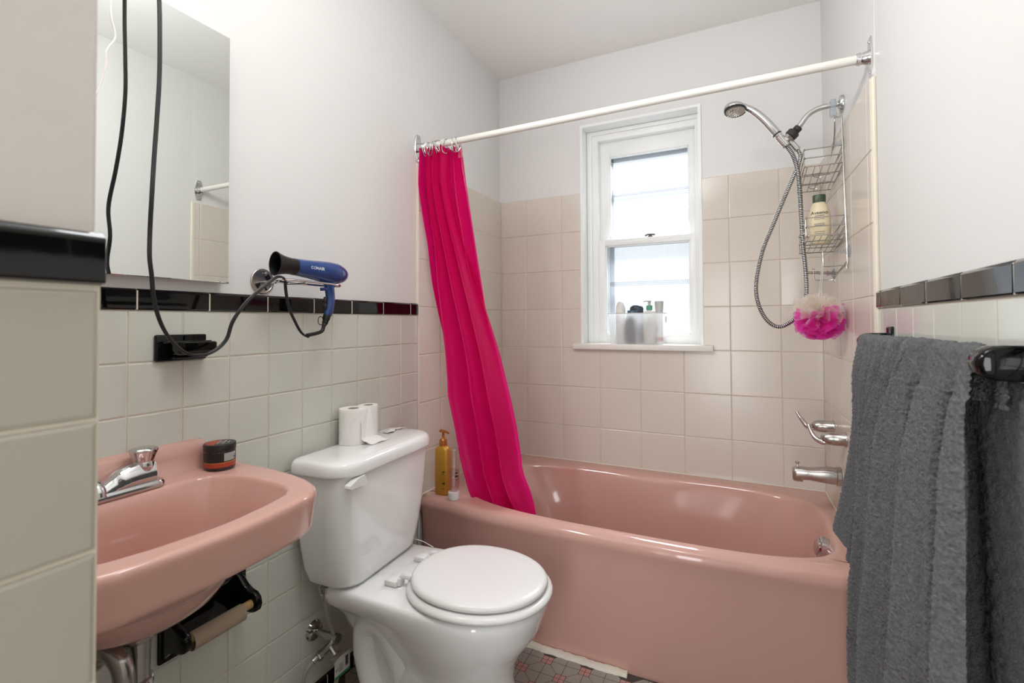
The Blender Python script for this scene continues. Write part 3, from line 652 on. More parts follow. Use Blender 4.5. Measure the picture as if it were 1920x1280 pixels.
# ------------------------------------------------------------------ toilet (local frame: x out from the wall, y along it)
TL = (.0, -1.1745, 0.); TR = math.radians(3.0)
def toilet():
    T = thing('toilet', 'white two piece toilet with closed lid between sink and tub', 'toilet', TL, TR)
    def sect(x0, x1, hw, r, z, n=8): return [(x, y, z) for x, y in rrect(x0, x1, -hw, hw, r, n)]
    b = MB()
    b.loft([sect(.05, .165, .150, (.05, .03, .03, .05), .392), sect(.035, .180, .178, (.07, .03, .03, .07), .396), sect(.026, .188, .192, (.075, .03, .03, .075), .41), sect(.02, .192, .205, (.075, .03, .03, .075), .45), sect(.017, .197, .217, (.07, .03, .03, .07), .52), sect(.015, .203, .227, (.065, .03, .03, .065), .61), sect(.014, .208, .234, (.06, .03, .03, .06), .735)])
    obj('tank', b, 'white_ceramic', T, local=True, ang=60)
    b = MB(); o = lambda k, z, dx=0: [(x, y, z) for x, y in rrect(.010+k, .224-k, -.246+k, .246-k, (.085, .03, .03, .085), 10)]
    b.loft([o(.006, .734), o(.001, .737), o(0, .742), o(.001, .760), o(.004, .770), o(.010, .776), o(.020, .7775), o(.06, .7785)]); obj('tank_lid', b, 'white_ceramic', T, local=True, ang=60)
    # flush lever on the tank front
    b = MB(); y0 = -.222
    b.loft([[(x, y, z) for y, z in ((y0+.072, .713+h), (y0+.060, .735+h*.2), (y0+.033, .731), (y0+.0, .718), (y0-.002, .712), (y0+.004, .7075), (y0+.045, .7065), (y0+.066, .703))] for x, h in ((.205, 0), (.222, 0), (.226, -.002))])
    obj('flush_lever', b, 'white_plastic', T, local=True, ang=40)
    # bowl with pedestal
    def outline(xb, xf, hw, xc, bw, n=56, sq=.03, e=2.15, oval=0):
        half = []; sq = min(sq, bw*.95, (xc-xb)*.9)
        for i in range(41):
            t = PI/2*i/40; half.append((xc+(xf-xc)*math.cos(t)**(2/e), hw*math.sin(t)**(2/e)))
        for i in range(1, 11):
            k = i/10; half.append((xc+(xb+sq-xc)*k, hw+(bw-hw)*(3*k*k-2*k**3)))
        for i in range(1, 7):
            t = PI/2*i/6; half.append((xb+sq-sq*math.sin(t), bw-sq+sq*math.cos(t)))
        if oval:
            half = [(xc+(xf-xc)*abs(math.cos(t))**(2/e), hw*math.sin(t)**(2/e)) for t in [PI/2*i/40 for i in range(41)]]+[(xc-(xc-xb)*abs(math.cos(t))**(2/oval), hw*math.sin(t)**(2/e)) for t in [PI/2*(1+i/40) for i in range(1, 40)]]
        half.append((xb, 0.)); P = np.array(half); d = np.r_[0, np.cumsum(np.hypot(*np.diff(P, axis=0).T))]; s = np.linspace(0, d[-1], n)
        X = np.interp(s, d, P[:, 0]); Y = np.interp(s, d, P[:, 1])
        return [(x, y) for x, y in zip(X, Y)]+[(x, -y) for x, y in zip(X[-2:0:-1], Y[-2:0:-1])]
    secs = [(.0, .15, .648, .130, .44, .114), (.012, .15, .646, .128, .44, .112), (.05, .155, .630, .115, .44, .102), (.10, .16, .618, .108, .43, .096), (.15, .16, .612, .109, .43, .096), (.20, .14, .624, .128, .44, .098), (.25, .10, .654, .156, .46, .104), (.29, .085, .684, .174, .475, .118), (.315, .07, .697, .181, .485, .140), (.335, .055, .703, .1855, .49, .160), (.36, .045, .713, .1875, .497, .170), (.378, .043, .714, .188, .497, .172), (.387, .047, .710, .184, .497, .168), (.390, .055, .702, .176, .497, .160)]
    b = MB(); b.loft([[(x, y, z) for x, y in outline(xb, xf, hw, xc, bw)] for z, xb, xf, hw, xc, bw in secs])
    # trapway relief on both flanks
    for s in (1, -1):
        p = cr([(.36, s*.085, .17), (.30, s*.088, .10), (.245, s*.088, .06), (.205, s*.088, .085), (.182, s*.088, .14), (.172, s*.090, .205), (.182, s*.092, .262), (.23, s*.092, .275), (.27, s*.09, .235), (.30, s*.085, .17), (.315, s*.08, .08), (.32, s*.078, .0)], 6)
        b.tube(p, .040, 16)
    obj('bowl', b, 'white_ceramic', T, local=True, ang=60)
    def ringsolid(xb, xf, hw, xc, bw, zs, name, hole=None, sq=.06):
        b = MB(); R = []
        for z, ins in zs:
            o = outline(xb+ins, xf-ins, hw-ins, xc, bw-ins, e=2.05, oval=2.25); R.append([(x, y, z) for x, y in o])
        if hole:
            for z, ins in hole: R.append([(x, y, z) for x, y in outline(xb+ins, xf-ins, hw-ins, xc, bw-ins, e=2.05, oval=2.25)])
            R.append(R[0]); b.loft(R, False, False)
        else: b.loft(R)
        return obj(name, b, 'white_plastic', T, local=True, ang=60)
    ringsolid(.297, .730, .191, .505, .120, [(.3925, .010), (.395, .003), (.400, 0), (.406, .002), (.411, .008), (.413, .016)], 'seat', [(.412, .05), (.404, .062), (.394, .058)], sq=.09)
    ringsolid(.308, .716, .176, .505, .105, [(.416, .010), (.4175, .003), (.423, 0), (.430, .003), (.4345, .010), (.4365, .022), (.438, .06), (.4385, .10)], 'seat_lid', sq=.085)
    for s in (1, -1):
        h = MB(); y = s*.078
        h.box(.245, .288, y-.022, y+.022, .391, .408, .003); h.box(.285, .297, y-.014, y+.012, .392, .415, .004); h.tube(cr([(.291, y, .412), (.305, y, .420), (.328, y, .419)], 4), .0085, 10); obj('seat_hinge', h, 'white_plastic', T, local=True)
    b = MB(); b.tube(cr([(.08, .155, .398), (.12, .175, .401), (.19, .18, .398), (.25, .165, .392)], 6), .0016, 6); obj('thin_wire', b, 'white_plastic', T, local=True)
toilet()
def tissue_rolls():
    def roll(c, r, h, lbl, rc=.018, flap=None, sd=1):
        T = thing('toilet_paper_roll', lbl, 'toilet paper', c, group='toilet paper rolls on the tank lid'); n = 48; rn = random.Random(sd); ph = [rn.uniform(0, 6) for _ in range(4)]
        def w(t, z): return r*(1+.012*math.sin(2*t+ph[0]+z*20)+.010*math.sin(5*t+ph[1]-z*35)+.006*math.sin(9*t+ph[2]))
        R = [[(c[0]+rc*math.cos(t), c[1]+rc*math.sin(t), c[2]+h*k) for t in [2*PI*j/n for j in range(n)]] for k in (1., )]
        R = []
        for rr, k in ((rc, .02), (rc, 1.), ): R.append([(c[0]+rr*math.cos(2*PI*j/n), c[1]+rr*math.sin(2*PI*j/n), c[2]+h*k) for j in range(n)])
        for k in (1., .985, .9, .75, .6, .45, .3, .15, .0):
            R.append([(c[0]+(w(2*PI*j/n, h*k)-(.004 if k == 1 else 0)*r*5)*math.cos(2*PI*j/n), c[1]+(w(2*PI*j/n, h*k)-(.004 if k == 1 else 0)*r*5)*math.sin(2*PI*j/n), c[2]+h*k) for j in range(n)])
        obj('paper', MB().loft(R, False, False), 'tissue', T, ang=50)
        obj('core', MB().lathe([(rc-.0006, .0), (rc-.0006, h*.985)], c, n=28, cap0=True, cap1=False), 'card', T)
        if flap: obj('loose_end', flap, 'tissue', T, ang=60)
    zt = .7790
    # loose end of the front roll folding onto the lid
    f = MB(); G = []
    for i in range(14):
        u = i/13; row = []
        for j in range(10):
            v = j/9; z = zt+.004+.112*(1-u)**1.0*1.0
            if u < .55: x, y, z = .098+.010*math.sin(3*u), -1.205+.052*v+.05*u*u*v, zt+.004+.112*(1-u/.62)
            else: k = (u-.55)/.45; x, y, z = .098+.012+.034*k, -1.205+.055*v+.03*v+.012*k, zt+.0035+.012*(1-k)**2+.002*math.sin(9*v+4*k)
            row.append((x+.002*math.sin(7*v+5*u), y, max(zt+.001, z)))
        G.append(row)
    f.grid(G)
    roll((.062, -1.192, zt), .045, .113, 'white toilet paper roll with a loose crumpled end, nearer of two on the tank lid', .018, f, 2)
    roll((.040, -1.098, zt), .033, .108, 'thinner white toilet paper roll standing behind the other on the tank lid', .017, None, 5)
    f = MB(); G = [[(.050+.030*j/7+.008*math.sin(i*.7), -1.045+.10*i/11, zt+.0012+.004*abs(math.sin(i*.8+j*.5))*(j/7)) for j in range(8)] for i in range(12)]
    f.grid(G); tag(obj('tissue_sheet', f, 'tissue'), 'flat torn sheet of white tissue lying on the tank lid behind the rolls', 'tissue')
tissue_rolls()
def supply():
    T = thing('shutoff_valve', 'chrome water shutoff valve on the tile below the toilet tank', 'valve', (0, -1.30, .215))
    y, z = -1.298, .215
    b = MB(); b.lathe([(.030, 0), (.031, .002), (.027, .009), (.016, .014), (.012, .0145)], (.001, y, z), (1, 0, 0), 32); obj('escutcheon', b, 'chrome', T)
    b = MB(); b.tube([(.01, y, z), (.075, y, z)], .0105, 16); obj('pipe', b, 'dull_chrome', T)
    b = MB(); b.tube([(.068, y, z), (.105, y, z)], .0145, 16); b.tube([(.09, y, z), (.09, y-.02, z-.012), (.09, y-.058, z-.018)], .0105, 14); b.lathe([(.0135, 0), (.0135, .012), (.011, .015)], (.09, y-.052, z-.017), (0, -1, -.12), 6); obj('valve_body', b, 'dull_chrome', T)
    b = MB(); b.tube([(.095, y-.022, z-.012), (.115, y-.022, z-.030)], .008, 10); b.loft([[(.118+dx, y-.022+dy, z-.036+dz) for dy, dz in ((-.018, -.008), (.018, .002), (.02, .010), (-.016, .002))] for dx in (-.006, .008)]); obj('knob', b, 'steel', T)
    H = thing('supply_hose', 'braided steel water hose looping from valve to toilet tank', 'hose', (.09, -1.34, .1))
    p = cr([(.09, -1.357, .196), (.085, -1.375, .192), (.08, -1.398, .170), (.075, -1.405, .120), (.078, -1.39, .060), (.08, -1.355, .020), (.085, -1.315, .030), (.09, -1.288, .085), (.09, -1.284, .13), (.09, -1.288, .175), (.09, -1.305, .235), (.09, -1.325, .295), (.09, -1.334, .345), (.09, -1.335, .365)], 8)
    obj('braided_tube', MB().tube(p, .0062, 12), 'braid', H, ang=80)
    b = MB(); b.lathe([(.0155, 0), (.0165, .004), (.0165, .016), (.013, .0185)], (.09, -1.335, .372), n=8); b.lathe([(.008, -.026), (.0095, -.02), (.0095, 0)], (.09, -1.335, .372), n=14); obj('coupling_nut', b, 'steel', H)
    b = MB(); b.lathe([(.0085, 0), (.0085, .028), (.0075, .030)], (.085, -1.377, .190), (.05, 1, .35), 12); obj('crimp_end', b, 'steel', H)
    b = MB(); b.box(.097, .0985, -1.305, -1.243, .092, .152, .0004, seg=1); b.tube([(.09, -1.287, .096), (.09, -1.284, .148)], .0072, 12); t = obj('paper_tag', b, 'paperw', H)
    b = MB(); b.box(.0986, .0991, -1.305, -1.243, .092, .1005); obj('green_strip', b, 'green', t)
    b = MB(); rn = random.Random(4)
    for k in range(11): b.box(.0986, .099, -1.262+.0011*k, -1.262+.0011*k+.0006*rn.choice((.6, 1, 1.3)), .112, .142)
    for k in range(6): b.box(.0986, .099, -1.288, -1.288+.012+.008*rn.random(), .108+.0042*k, .1092+.0042*k)
    obj('print', b, 'ink', t)
    tx = text_mb('16', .013, .0002, .0003); tx.xf(basis((.0987, -1.296, .118), (0, 1, 0), (0, 0, 1), (1, 0, 0))); obj('number', tx, 'ink', t)
supply()

# ------------------------------------------------------------------ shower curtain and rod
def curtain():
    RY, RZ = -.752, 1.9075
    T = thing('curtain_rod', 'white shower curtain rod spanning above the bathtub', 'curtain rod', (.78, RY, RZ))
    obj('rod', MB().tube([(.024, RY, RZ-.004), (1.532, RY, RZ+.004)], .0128, 20), 'rod', T)
    for nm, x, s, dz in (('flange', -.006, 1, -.002), ('flange', xr(RY)+.0112, -1, .004)):
        b = MB(); oy = [(-.012, -.056), (.012, -.056), (.016, -.045), (.021, -.022), (.023, 0), (.021, .022), (.016, .045), (.012, .056), (-.012, .056), (-.016, .045), (-.021, .022), (-.023, 0), (-.021, -.022), (-.016, -.045)]
        b.loft([[(x+s*dx, RY+y*k, RZ+dz+z*k) for y, z in oy] for dx, k in ((0, 1), (.003, 1), (.005, .93))])
        b.lathe([(.020, .003), (.0185, .012), (.016, .020), (.0165, .034), (.015, .036)], (x, RY, RZ+dz), (s, 0, 0), 24); b.lathe([(.0175, .026), (.0175, .030)], (x, RY, RZ+dz), (s, 0, 0), 24)
        for zz in (-.043, .043): b.lathe([(.005, .004), (.005, .006), (.002, .008)], (x, RY, RZ+dz+zz), (s, 0, 0), 12)
        obj(nm, b, 'chrome', T)
    S = thing('shower_curtain', 'bright magenta shower curtain bunched at the left end of the white rod', 'shower curtain', (.2, -.7, 1.2))
    yz = [(1.90, -.752), (1.6, -.738), (1.2, -.715), (.9, -.695), (.6, -.668), (.47, -.648), (.30, -.60), (.2, -.58)]
    yc = lambda z: float(np.interp(-z, [-a for a, _ in yz], [b for _, b in yz]))
    # (z, left, right) of the front layer and of the layer behind it, hanging folded toward the tub
    FA = [(1.893, .016, .140), (1.75, .012, .133), (1.6, .030, .165), (1.5, .043, .195), (1.33, .052, .250), (1.16, .072, .305), (1.05, .085, .340), (.945, .092, .366), (.87, .093, .384), (.75, .122, .406), (.65, .142, .418), (.56, .160, .430), (.47, .200, .450), (.40, .23, .468), (.25, .26, .49)]
    FB = [(1.893, .128, .188), (1.75, .118, .208), (1.65, .122, .224), (1.5, .145, .245), (1.41, .165, .257), (1.3, .195, .272), (1.2, .215, .285), (1.1, .245, .298), (.95, .29, .330), (.75, .33, .380), (.56, .36, .40), (.25, .36, .43)]
    def sheet(tab, nf, amp, ph, yoff, z0, z1, ns, nt, sk, sharp=.35):
        G = []
        for i in range(nt):
            k = i/(nt-1); z = z0+(z1-z0)*k; ta = [(-a, l, r) for a, l, r in tab]; l, r = interp(ta, -z); row = []
            for j in range(ns):
                s = j/(ns-1); sw = s+.018*math.sin(7*s+3*k)
                a = 2*PI*nf*(sw+sk*k*(1-s)*.6)+ph
                f = math.sin(a)+sharp*math.sin(2*a+.6)
                A = amp*(.75+.5*k)*(1-.45*k*max(0, s-.62)/.38)
                y = yc(z)+yoff-A*f+.006*math.sin(11*s-6*k)
                x = l+(r-l)*s+.005*math.cos(a)*(1 if .02 < s < .98 else 0)
                if z < .62: y += .008*math.sin(14*k*3+9*s)*min(1, (.62-z)/.15); x += .004*math.sin(40*k+5*s)
                row.append((x, y, z+(.004*math.sin(a) if k < .02 else 0)))
            G.append(row)
        return G
    b = MB(); b.grid(sheet(FA, 3.8, .033, .4, .0, 1.893, .26, 120, 90, .5, .25)); b.grid(sheet(FB, 2.1, .020, 1.2, .036, 1.893, .26, 60, 70, .2, .2))
    o = obj('curtain_sheet', b, 'curtain', S, ang=180)
    b = MB(); b.grid([[(.176+.02*j/5+.002*math.sin(j), -.722+.004*math.sin(1.5*j), 1.893-.045*i/3) for j in range(6)] for i in range(4)]); obj('white_hem', b, 'net_white', S)
    xs = [.030, .038, .047, .056, .066, .077, .089, .100, .120, .134, .172, .190]
    for i, x in enumerate(xs):
        cc = Vector((x, RY, RZ-.013)); tl = .35*math.sin(i*1.7)
        p = [cc+Vector((.006*math.sin(a*2+i)+tl*.02*math.cos(a), .0165*math.sin(a), .030*math.cos(a)-.002)) for a in [2*PI*k/26 for k in range(27)]]
        obj('curtain_ring', MB().tube(p, .0018, 6, caps=False), 'chrome', S)
curtain()

# ------------------------------------------------------------------ bottles on the tub corner
def tub_bottles():
    z = .4565
    c = (.0775, -.690, z); T = thing('pump_bottle', 'gold pump bottle with amber pump in the tub corner against the tile', 'bottle', c)
    def ovl(rx, ry, zz, e=3.): return [(c[0]+rx*math.copysign(abs(math.cos(t))**(2/e), math.cos(t)), c[1]+ry*math.copysign(abs(math.sin(t))**(2/e), math.sin(t)), zz) for t in [2*PI*k/36 for k in range(36)]]
    b = MB(); b.loft([ovl(.031, .021, z), ovl(.034, .024, z+.004), ovl(.034, .024, z+.17), ovl(.0325, .0225, z+.184), ovl(.026, .019, z+.194), ovl(.016, .015, z+.200)]); obj('body', b, 'gold', T, ang=50)
    b = MB(); b.lathe([(.0165, .198), (.0165, .220), (.015, .224), (.008, .230), (.006, .234), (.0045, .256)], c, n=24); b.loft([[(c[0]-.014+.048*k, c[1]-.0-.008*k+w*(1-.55*k), z+.256+h-.010*max(0, k-.6)) for w, h in ((-.009, 0), (.009, 0), (.008, .009-.003*k), (-.008, .009-.003*k))] for k in (0, .3, .6, .85, 1)]); obj('pump', b, 'amber', T)
    b = MB(); rn = random.Random(8)
    for zz, w in ((.095, .012), (.088, .006)): b.box(c[0]+.012, c[0]+.012+w, c[1]-.0248, c[1]-.0243, z+zz, z+zz+.003)
    obj('upper_print', b, 'ink', T); b = MB()
    for zz, w in ((.050, .013), (.046, .010), (.026, .007)): b.box(c[0]+.012, c[0]+.012+w, c[1]-.0248, c[1]-.0243, z+zz, z+zz+.003)
    obj('lower_print', b, 'ink', T)
    c2 = (.1505, -.722, z); T = thing('clear_bottle', 'tall clear bottle half full of liquid standing upside down on its white cap', 'bottle', c2)
    b = MB(); b.lathe([(.0245, 0), (.025, .002), (.0235, .028), (.021, .0295)], c2, n=32); obj('cap', b, 'white_plastic', T)
    b = MB(); b.lathe([(.0165, .031), (.0205, .037), (.0225, .06), (.0245, .13), (.0262, .185), (.0262, .196), (.022, .203), (.0002, .2035)], c2, n=36, cap0=True, cap1=False); obj('shell', b, 'clear', T, ang=50)
    b = MB(); b.lathe([(.0150, .0325), (.0192, .038), (.0212, .06), (.0225, .115), (.0225, .1165), (.0002, .1165)], c2, n=32); obj('liquid', b, 'water', T, ang=50)
    b = MB(); r = .0248
    for k, (zz, a0, a1, h) in enumerate(((.118, -.75, -.45, .004), (.106, -.8, -.35, .010), (.092, -.85, -.3, .012), (.080, -.7, -.4, .006))):
        m = 8; q = [(c2[0]+r*math.cos(a0+(a1-a0)*i/m), c2[1]+r*math.sin(a0+(a1-a0)*i/m), z+zz+dz) for dz in (0, h*.6) for i in range(m+1)]; b.add(q, [(i, i+1, m+2+i, m+1+i) for i in range(m)])
    obj('print', b, 'ink', T)
tub_bottles()

# ------------------------------------------------------------------ tub spout and taps
def spout():
    y = -.303; x = xr(y); z = .607
    T = thing('tub_spout', 'brushed steel tub spout with pull up diverter on the tiled wall', 'spout', (x, y, z))
    b = MB(); b.lathe([(.034, 0), (.034, .012), (.0305, .014), (.0300, .03)], (x-.0022, y, z), (-1, 0, 0), 36)
    R = []
    for d, hy, up, dn in ((.025, .029, .030, .030), (.045, .0285, .030, .028), (.065, .027, .026, .027), (.085, .0255, .0225, .025), (.105, .0245, .021, .0235), (.120, .0242, .0215, .026), (.1215, .024, .0215, .033), (.140, .0235, .0205, .0335), (.150, .022, .018, .032), (.1535, .018, .012, .026)):
        R.append([(x-d, y+hy*math.copysign(abs(math.cos(t))**.75, math.cos(t)), z+(up if math.sin(t) > 0 else dn)*math.copysign(abs(math.sin(t))**.75, math.sin(t))) for t in [2*PI*k/32 for k in range(32)]])
    b.loft(R); obj('body', b, 'steel', T, ang=50)
    b = MB(); b.lathe([(.0055, 0), (.0035, .004), (.0035, .012), (.0078, .015), (.0082, .019), (.004, .0205)], (x-.137, y, z+.0195), n=18); obj('diverter_knob', b, 'chrome', T)
    for yy, lbl, hp in ((-.196, 'chrome tub tap handle with red dot, the farther of the pair above the spout', [(-.086, .000, -.004), (-.098, .004, .006), (-.112, .010, .026), (-.124, .012, .048)]), (-.409, 'chrome tub tap handle curving upward, the nearer of the pair beside the towel', [(-.070, .0, -.014), (-.090, .006, -.006), (-.103, .020, .014), (-.110, .034, .036)])):
        x = xr(yy); z2 = .764
        H = thing('tap_handle', lbl, 'tap', (x, yy, z2), group='tub tap handles')
        b = MB(); b.lathe([(.0255, 0), (.0255, .004), (.0235, .006), (.0230, .040), (.0215, .052), (.0185, .062), (.013, .070), (.006, .0745), (.001, .0755)], (x-.0022, yy, z2), (-1, 0, 0), 32); obj('base', b, 'steel', H, ang=50)
        p = cr([(x+dx, yy+dy, z2+dz) for dx, dy, dz in [(-.045, 0, -.008)]+hp], 6); m = len(p); obj('lever', MB().tube(p, [float(np.interp(i/(m-1), [0, .4, .8, 1], [.013, .0095, .0065, .005])) for i in range(m)], 14), 'chrome', H, ang=60)
        if yy > -.3: obj('temperature_dot', MB().lathe([(.005, .0745), (.004, .078), (.001, .079)], (x-.004, yy-.002, z2), (-1, -.1, 0), 12), 'red', H)
spout()

# ------------------------------------------------------------------ hand shower
def shower():
    y = -.385
    T = thing('hand_shower', 'chrome hand shower on a bent wall arm with long ribbed hose', 'shower', (xr(y), y, 1.93))
    b = MB(); x = xr(y)+.0105; b.lathe([(.031, 0), (.031, .004), (.028, .010), (.0155, .014), (.0115, .015)], (x, y, 1.931), (-1, 0, 0), 32); obj('wall_flange', b, 'chrome', T)
    p = cr([(x-.004, y, 1.931), (1.5147, y, 1.9325), (1.4746, y, 1.9285), (1.4417, y, 1.912), (1.4197, y, 1.8836), (1.410, y, 1.869)], 6); obj('shower_arm', MB().tube(p, .0095, 16), 'chrome', T, ang=60)
    d = (Vector((1.3804, y, 1.8395))-Vector((1.4112, y, 1.8695))).normalized()
    b = MB(); b.lathe([(.0125, 0), (.014, .002), (.014, .014), (.012, .016), (.011, .018), (.0185, .020), (.021, .024), (.021, .040), (.018, .043)], (1.4135, y, 1.872), d, 28); obj('swivel_nut', b, 'rubber', T)
    b = MB(); b.lathe([(.018, .0425), (.0195, .044), (.018, .047), (.011, .055), (.010, .066)], (1.4135, y, 1.872), d, 24)
    b.tube(cr([(1.378, y, 1.836), (1.366, y, 1.832), (1.356, y, 1.826)], 4), .012, 14)
    b.tube([(1.3775, y+.012, 1.842), (1.3905, y+.014, 1.822), (1.4085, y+.014, 1.795)], .0118, 18)
    hd = (Vector((1.3145, y, 1.9045))-Vector((1.358, y, 1.838))).normalized()
    b.lathe([(.0135, -.028), (.0150, -.026), (.0150, .018), (.0135, .020)], (1.3585, y, 1.833), hd, 24); obj('bracket', b, 'chrome', T)
    hp = cr([(1.3715, y, 1.813), (1.3555, y, 1.8395), (1.333, y, 1.8745), (1.3115, y, 1.906), (1.287, y, 1.937), (1.260, y, 1.964), (1.232, y, 1.982), (1.208, y, 1.9885)], 5); m = len(hp)
    obj('wand', MB().tube(hp, [float(np.interp(i/(m-1), [0, .12, .3, .6, .8, 1], [.0115, .0135, .0155, .0142, .0125, .016])) for i in range(m)], 20), 'chrome', T, ang=60)
    b = MB(); b.lathe([(.0145, -.001), (.0158, 0), (.0158, .004), (.0145, .005)], Vector((1.3445, y, 1.857)), hd, 24); obj('black_band', b, 'rubber', T)
    hc = Vector((1.203, y-.004, 1.9775)); hn = Vector((.22, -.22, -.95)).normalized()
    b = MB(); b.lathe([(.004, -.022), (.022, -.0195), (.034, -.012), (.0395, -.002), (.040, .004), (.038, .006)], hc, hn, 36); obj('head_shell', b, 'chrome', T, ang=60)
    b = MB(); b.lathe([(.0392, .0045), (.0392, .010), (.0355, .0135), (.0345, .0115), (.0340, .009)], hc, hn, 36, cap1=False); b.tube([hc+Vector((.036, 0, -.006)), hc+Vector((.049, -.004, -.014))], .005, 10); hf = obj('face_ring', b, 'rubber', T)
    b = MB(); b.lathe([(.0345, .010), (.0335, .0118), (.020, .0128), (.003, .0132)], hc, hn, 36); obj('spray_face', b, 'steel', hf); b = MB(); u = hn.cross(Vector((0, 1, 0))).normalized(); w = hn.cross(u)
    for rr, k in ((.008, 6), (.016, 12), (.023, 18), (.029, 24)):
        for i in range(k): b.lathe([(.0017, .012), (.0013, .016)], hc+u*(rr*math.cos(2*PI*i/k))+w*(rr*math.sin(2*PI*i/k)), hn, 6)
    obj('nozzles', b, 'chrome', hf)
    hz = [(1.3715, y, 1.8135), (1.380, -.388, 1.797), (1.3935, -.392, 1.766), (1.4058, -.397, 1.7104), (1.4113, -.40, 1.6326), (1.4140, -.40, 1.54), (1.4180, -.40, 1.44), (1.4250, -.40, 1.33), (1.4240, -.40, 1.2588), (1.4010, -.40, 1.1927), (1.3456, -.40, 1.1508), (1.3031, -.40, 1.1703), (1.2726, -.40, 1.2336), (1.2667, -.395, 1.3127), (1.2894, -.39, 1.43), (1.3255, -.385, 1.5254), (1.3697, -.38, 1.6377), (1.3957, -.376, 1.7022), (1.413, -.372, 1.7479), (1.4165, -.371, 1.775), (1.4090, -.371, 1.7945)]
    p = cr(hz, 40)
    P = np.array([v[:] for v in p]); dl = np.r_[0, np.cumsum(np.linalg.norm(np.diff(P, axis=0), axis=1))]; pitch = .0062; nn = int(dl[-1]/pitch)*4
    s = np.linspace(0, dl[-1], nn+1); Q = np.stack([np.interp(s, dl, P[:, k]) for k in range(3)], 1)
    b = MB(); n = 12; b.tube([tuple(q) for q in Q], [.0078 if i % 4 in (0, 1) else .0063 for i in range(nn+1)], n)
    b.m = [(0 if (i//n) % 4 in (0, 3) else 1) for i in range(nn*n)]+[0, 0]
    obj('ribbed_hose', b, ['chrome', 'rubber'], T, ang=60)
shower()

# ------------------------------------------------------------------ caddy, body wash, loofah
CO = Vector((1.521, -.385, 1.931)); CP = math.radians(6.3)
def cad(v, w, d):   # v along the wall, w downwards, d out from the wall
    return CO+Vector((-d+.010, v*math.cos(CP)-w*math.sin(CP), -w*math.cos(CP)-v*math.sin(CP)))
def caddy():
    T = thing('shower_caddy', 'chrome wire shower caddy with two baskets hung from the shower arm', 'caddy', CO)
    vn, vf, d0, d1 = -.064, .190, .0, .112
    r = .0024
    f = MB()
    f.tube(cr([cad(-.012, .20*0+.034, .008), cad(-.014, .05, .008), cad(-.030, .062, .006), cad(vn+.004, .075, .002), cad(vn, .10, 0), cad(vn, .30, 0), cad(vn, .575, 0), cad(vn+.004, .588, .004), cad(vn, .590, .02), cad(vn, .590, .060), cad(vn, .585, .066), cad(vn, .545, .067)], 5), r, 8)
    f.tube(cr([cad(.012, .034, .008), cad(.016, .06, .008), cad(.06, .09, .004), cad(vf-.02, .125, .0), cad(vf, .15, 0), cad(vf, .30, 0), cad(vf, .575, 0), cad(vf-.002, .588, .004), cad(vf, .590, .02), cad(vf, .590, .060), cad(vf, .585, .066), cad(vf, .552, .067)], 5), r, 8)
    f.tube([cad(vn, .575, .0), cad(vf, .575, 0)], r*.8, 6); f.lathe([(.0042, 0), (.0042, .005)], cad(vn, .543, .067), (0, 0, 1), 10); f.lathe([(.0042, 0), (.0042, .005)], cad(vf, .55, .067), (0, 0, 1), 10)
    obj('frame', f, 'wire', T)
    c = MB(); o = CO+Vector((-.002, 0, 0)); c.box(o.x-.011, o.x+.007, o.y-.016, o.y+.016, o.z-.040, o.z+.018, .004); obj('hanger_clip', c, 'cleart', T)
    def basket(w0, nm, ndiv):
        b = MB(); h = .062
        for k in (0, .5, 1):
            w = w0+h*k; b.tube(cr([cad(vn, w, d0), cad(vn, w, d1-.012), cad(vn+.004, w, d1-.003), cad(vn+.014, w, d1), cad(vf-.014, w, d1), cad(vf-.004, w, d1-.003), cad(vf, w, d1-.012), cad(vf, w, d0)], 5), r*.9, 7); b.tube([cad(vn, w, d0), cad(vf, w, d0)], r*.8, 6)
        for k in range(ndiv):
            d = d0+(d1-d0)*(k+.6)/ndiv; b.tube([cad(vn, w0+h, d), cad(vf, w0+h, d)], r*.62, 6)
        for vv in (vn, vf): b.tube([cad(vv+.012*(1 if vv < 0 else -1), w0, d1), cad(vv+.012*(1 if vv < 0 else -1), w0+h, d1)], r*.8, 6)
        for q in (.3, .7):
            vv = vn+(vf-vn)*q; b.tube([cad(vv, w0+h, d0), cad(vv, w0+h, d1)], r*.8, 6)
        if ndiv == 5:  # bottle-neck loops
            for vv in (vn+.09, vf-.045): b.tube(cr([cad(vv-.018, w0+h, .05), cad(vv-.018, w0+h, .066), cad(vv-.006, w0+h, .078), cad(vv+.010, w0+h, .074), cad(vv+.020, w0+h, .06), cad(vv+.020, w0+h, .05)], 4), r*.6, 6)
        obj(nm, b, 'wire', T)
    basket(.178, 'upper_basket', 5); basket(.421, 'lower_basket', 6)
    b = MB()   # razor rack at the far bottom
    b.tube([cad(vf-.02, .572, 0), cad(vf-.02, .566, .10)], r*.8, 6); b.tube([cad(vf-.05, .572, 0), cad(vf-.05, .566, .10)], r*.8, 6)
    for k in range(6): b.tube(cr([cad(vf-.02, .566, .012+.016*k), cad(vf-.034, .572, .012+.016*k), cad(vf-.052, .566, .012+.016*k)], 3), r*.6, 6)
    obj('razor_rack', b, 'wire', T)
    for v, w in ((vn-.006, .545), (vf, .567), (vn+.02, .16)):
        p = cad(v, w, 0); b = MB(); x = xr(p.y)-.0027; b.lathe([(.021, 0), (.019, .002), (.011, .006), (.006, .010), (.006, .016), (.0075, .018), (.0075, .023)], (x, p.y, p.z), (-1, 0, 0), 22); obj('suction_cup', b, 'cleart', T)
caddy()
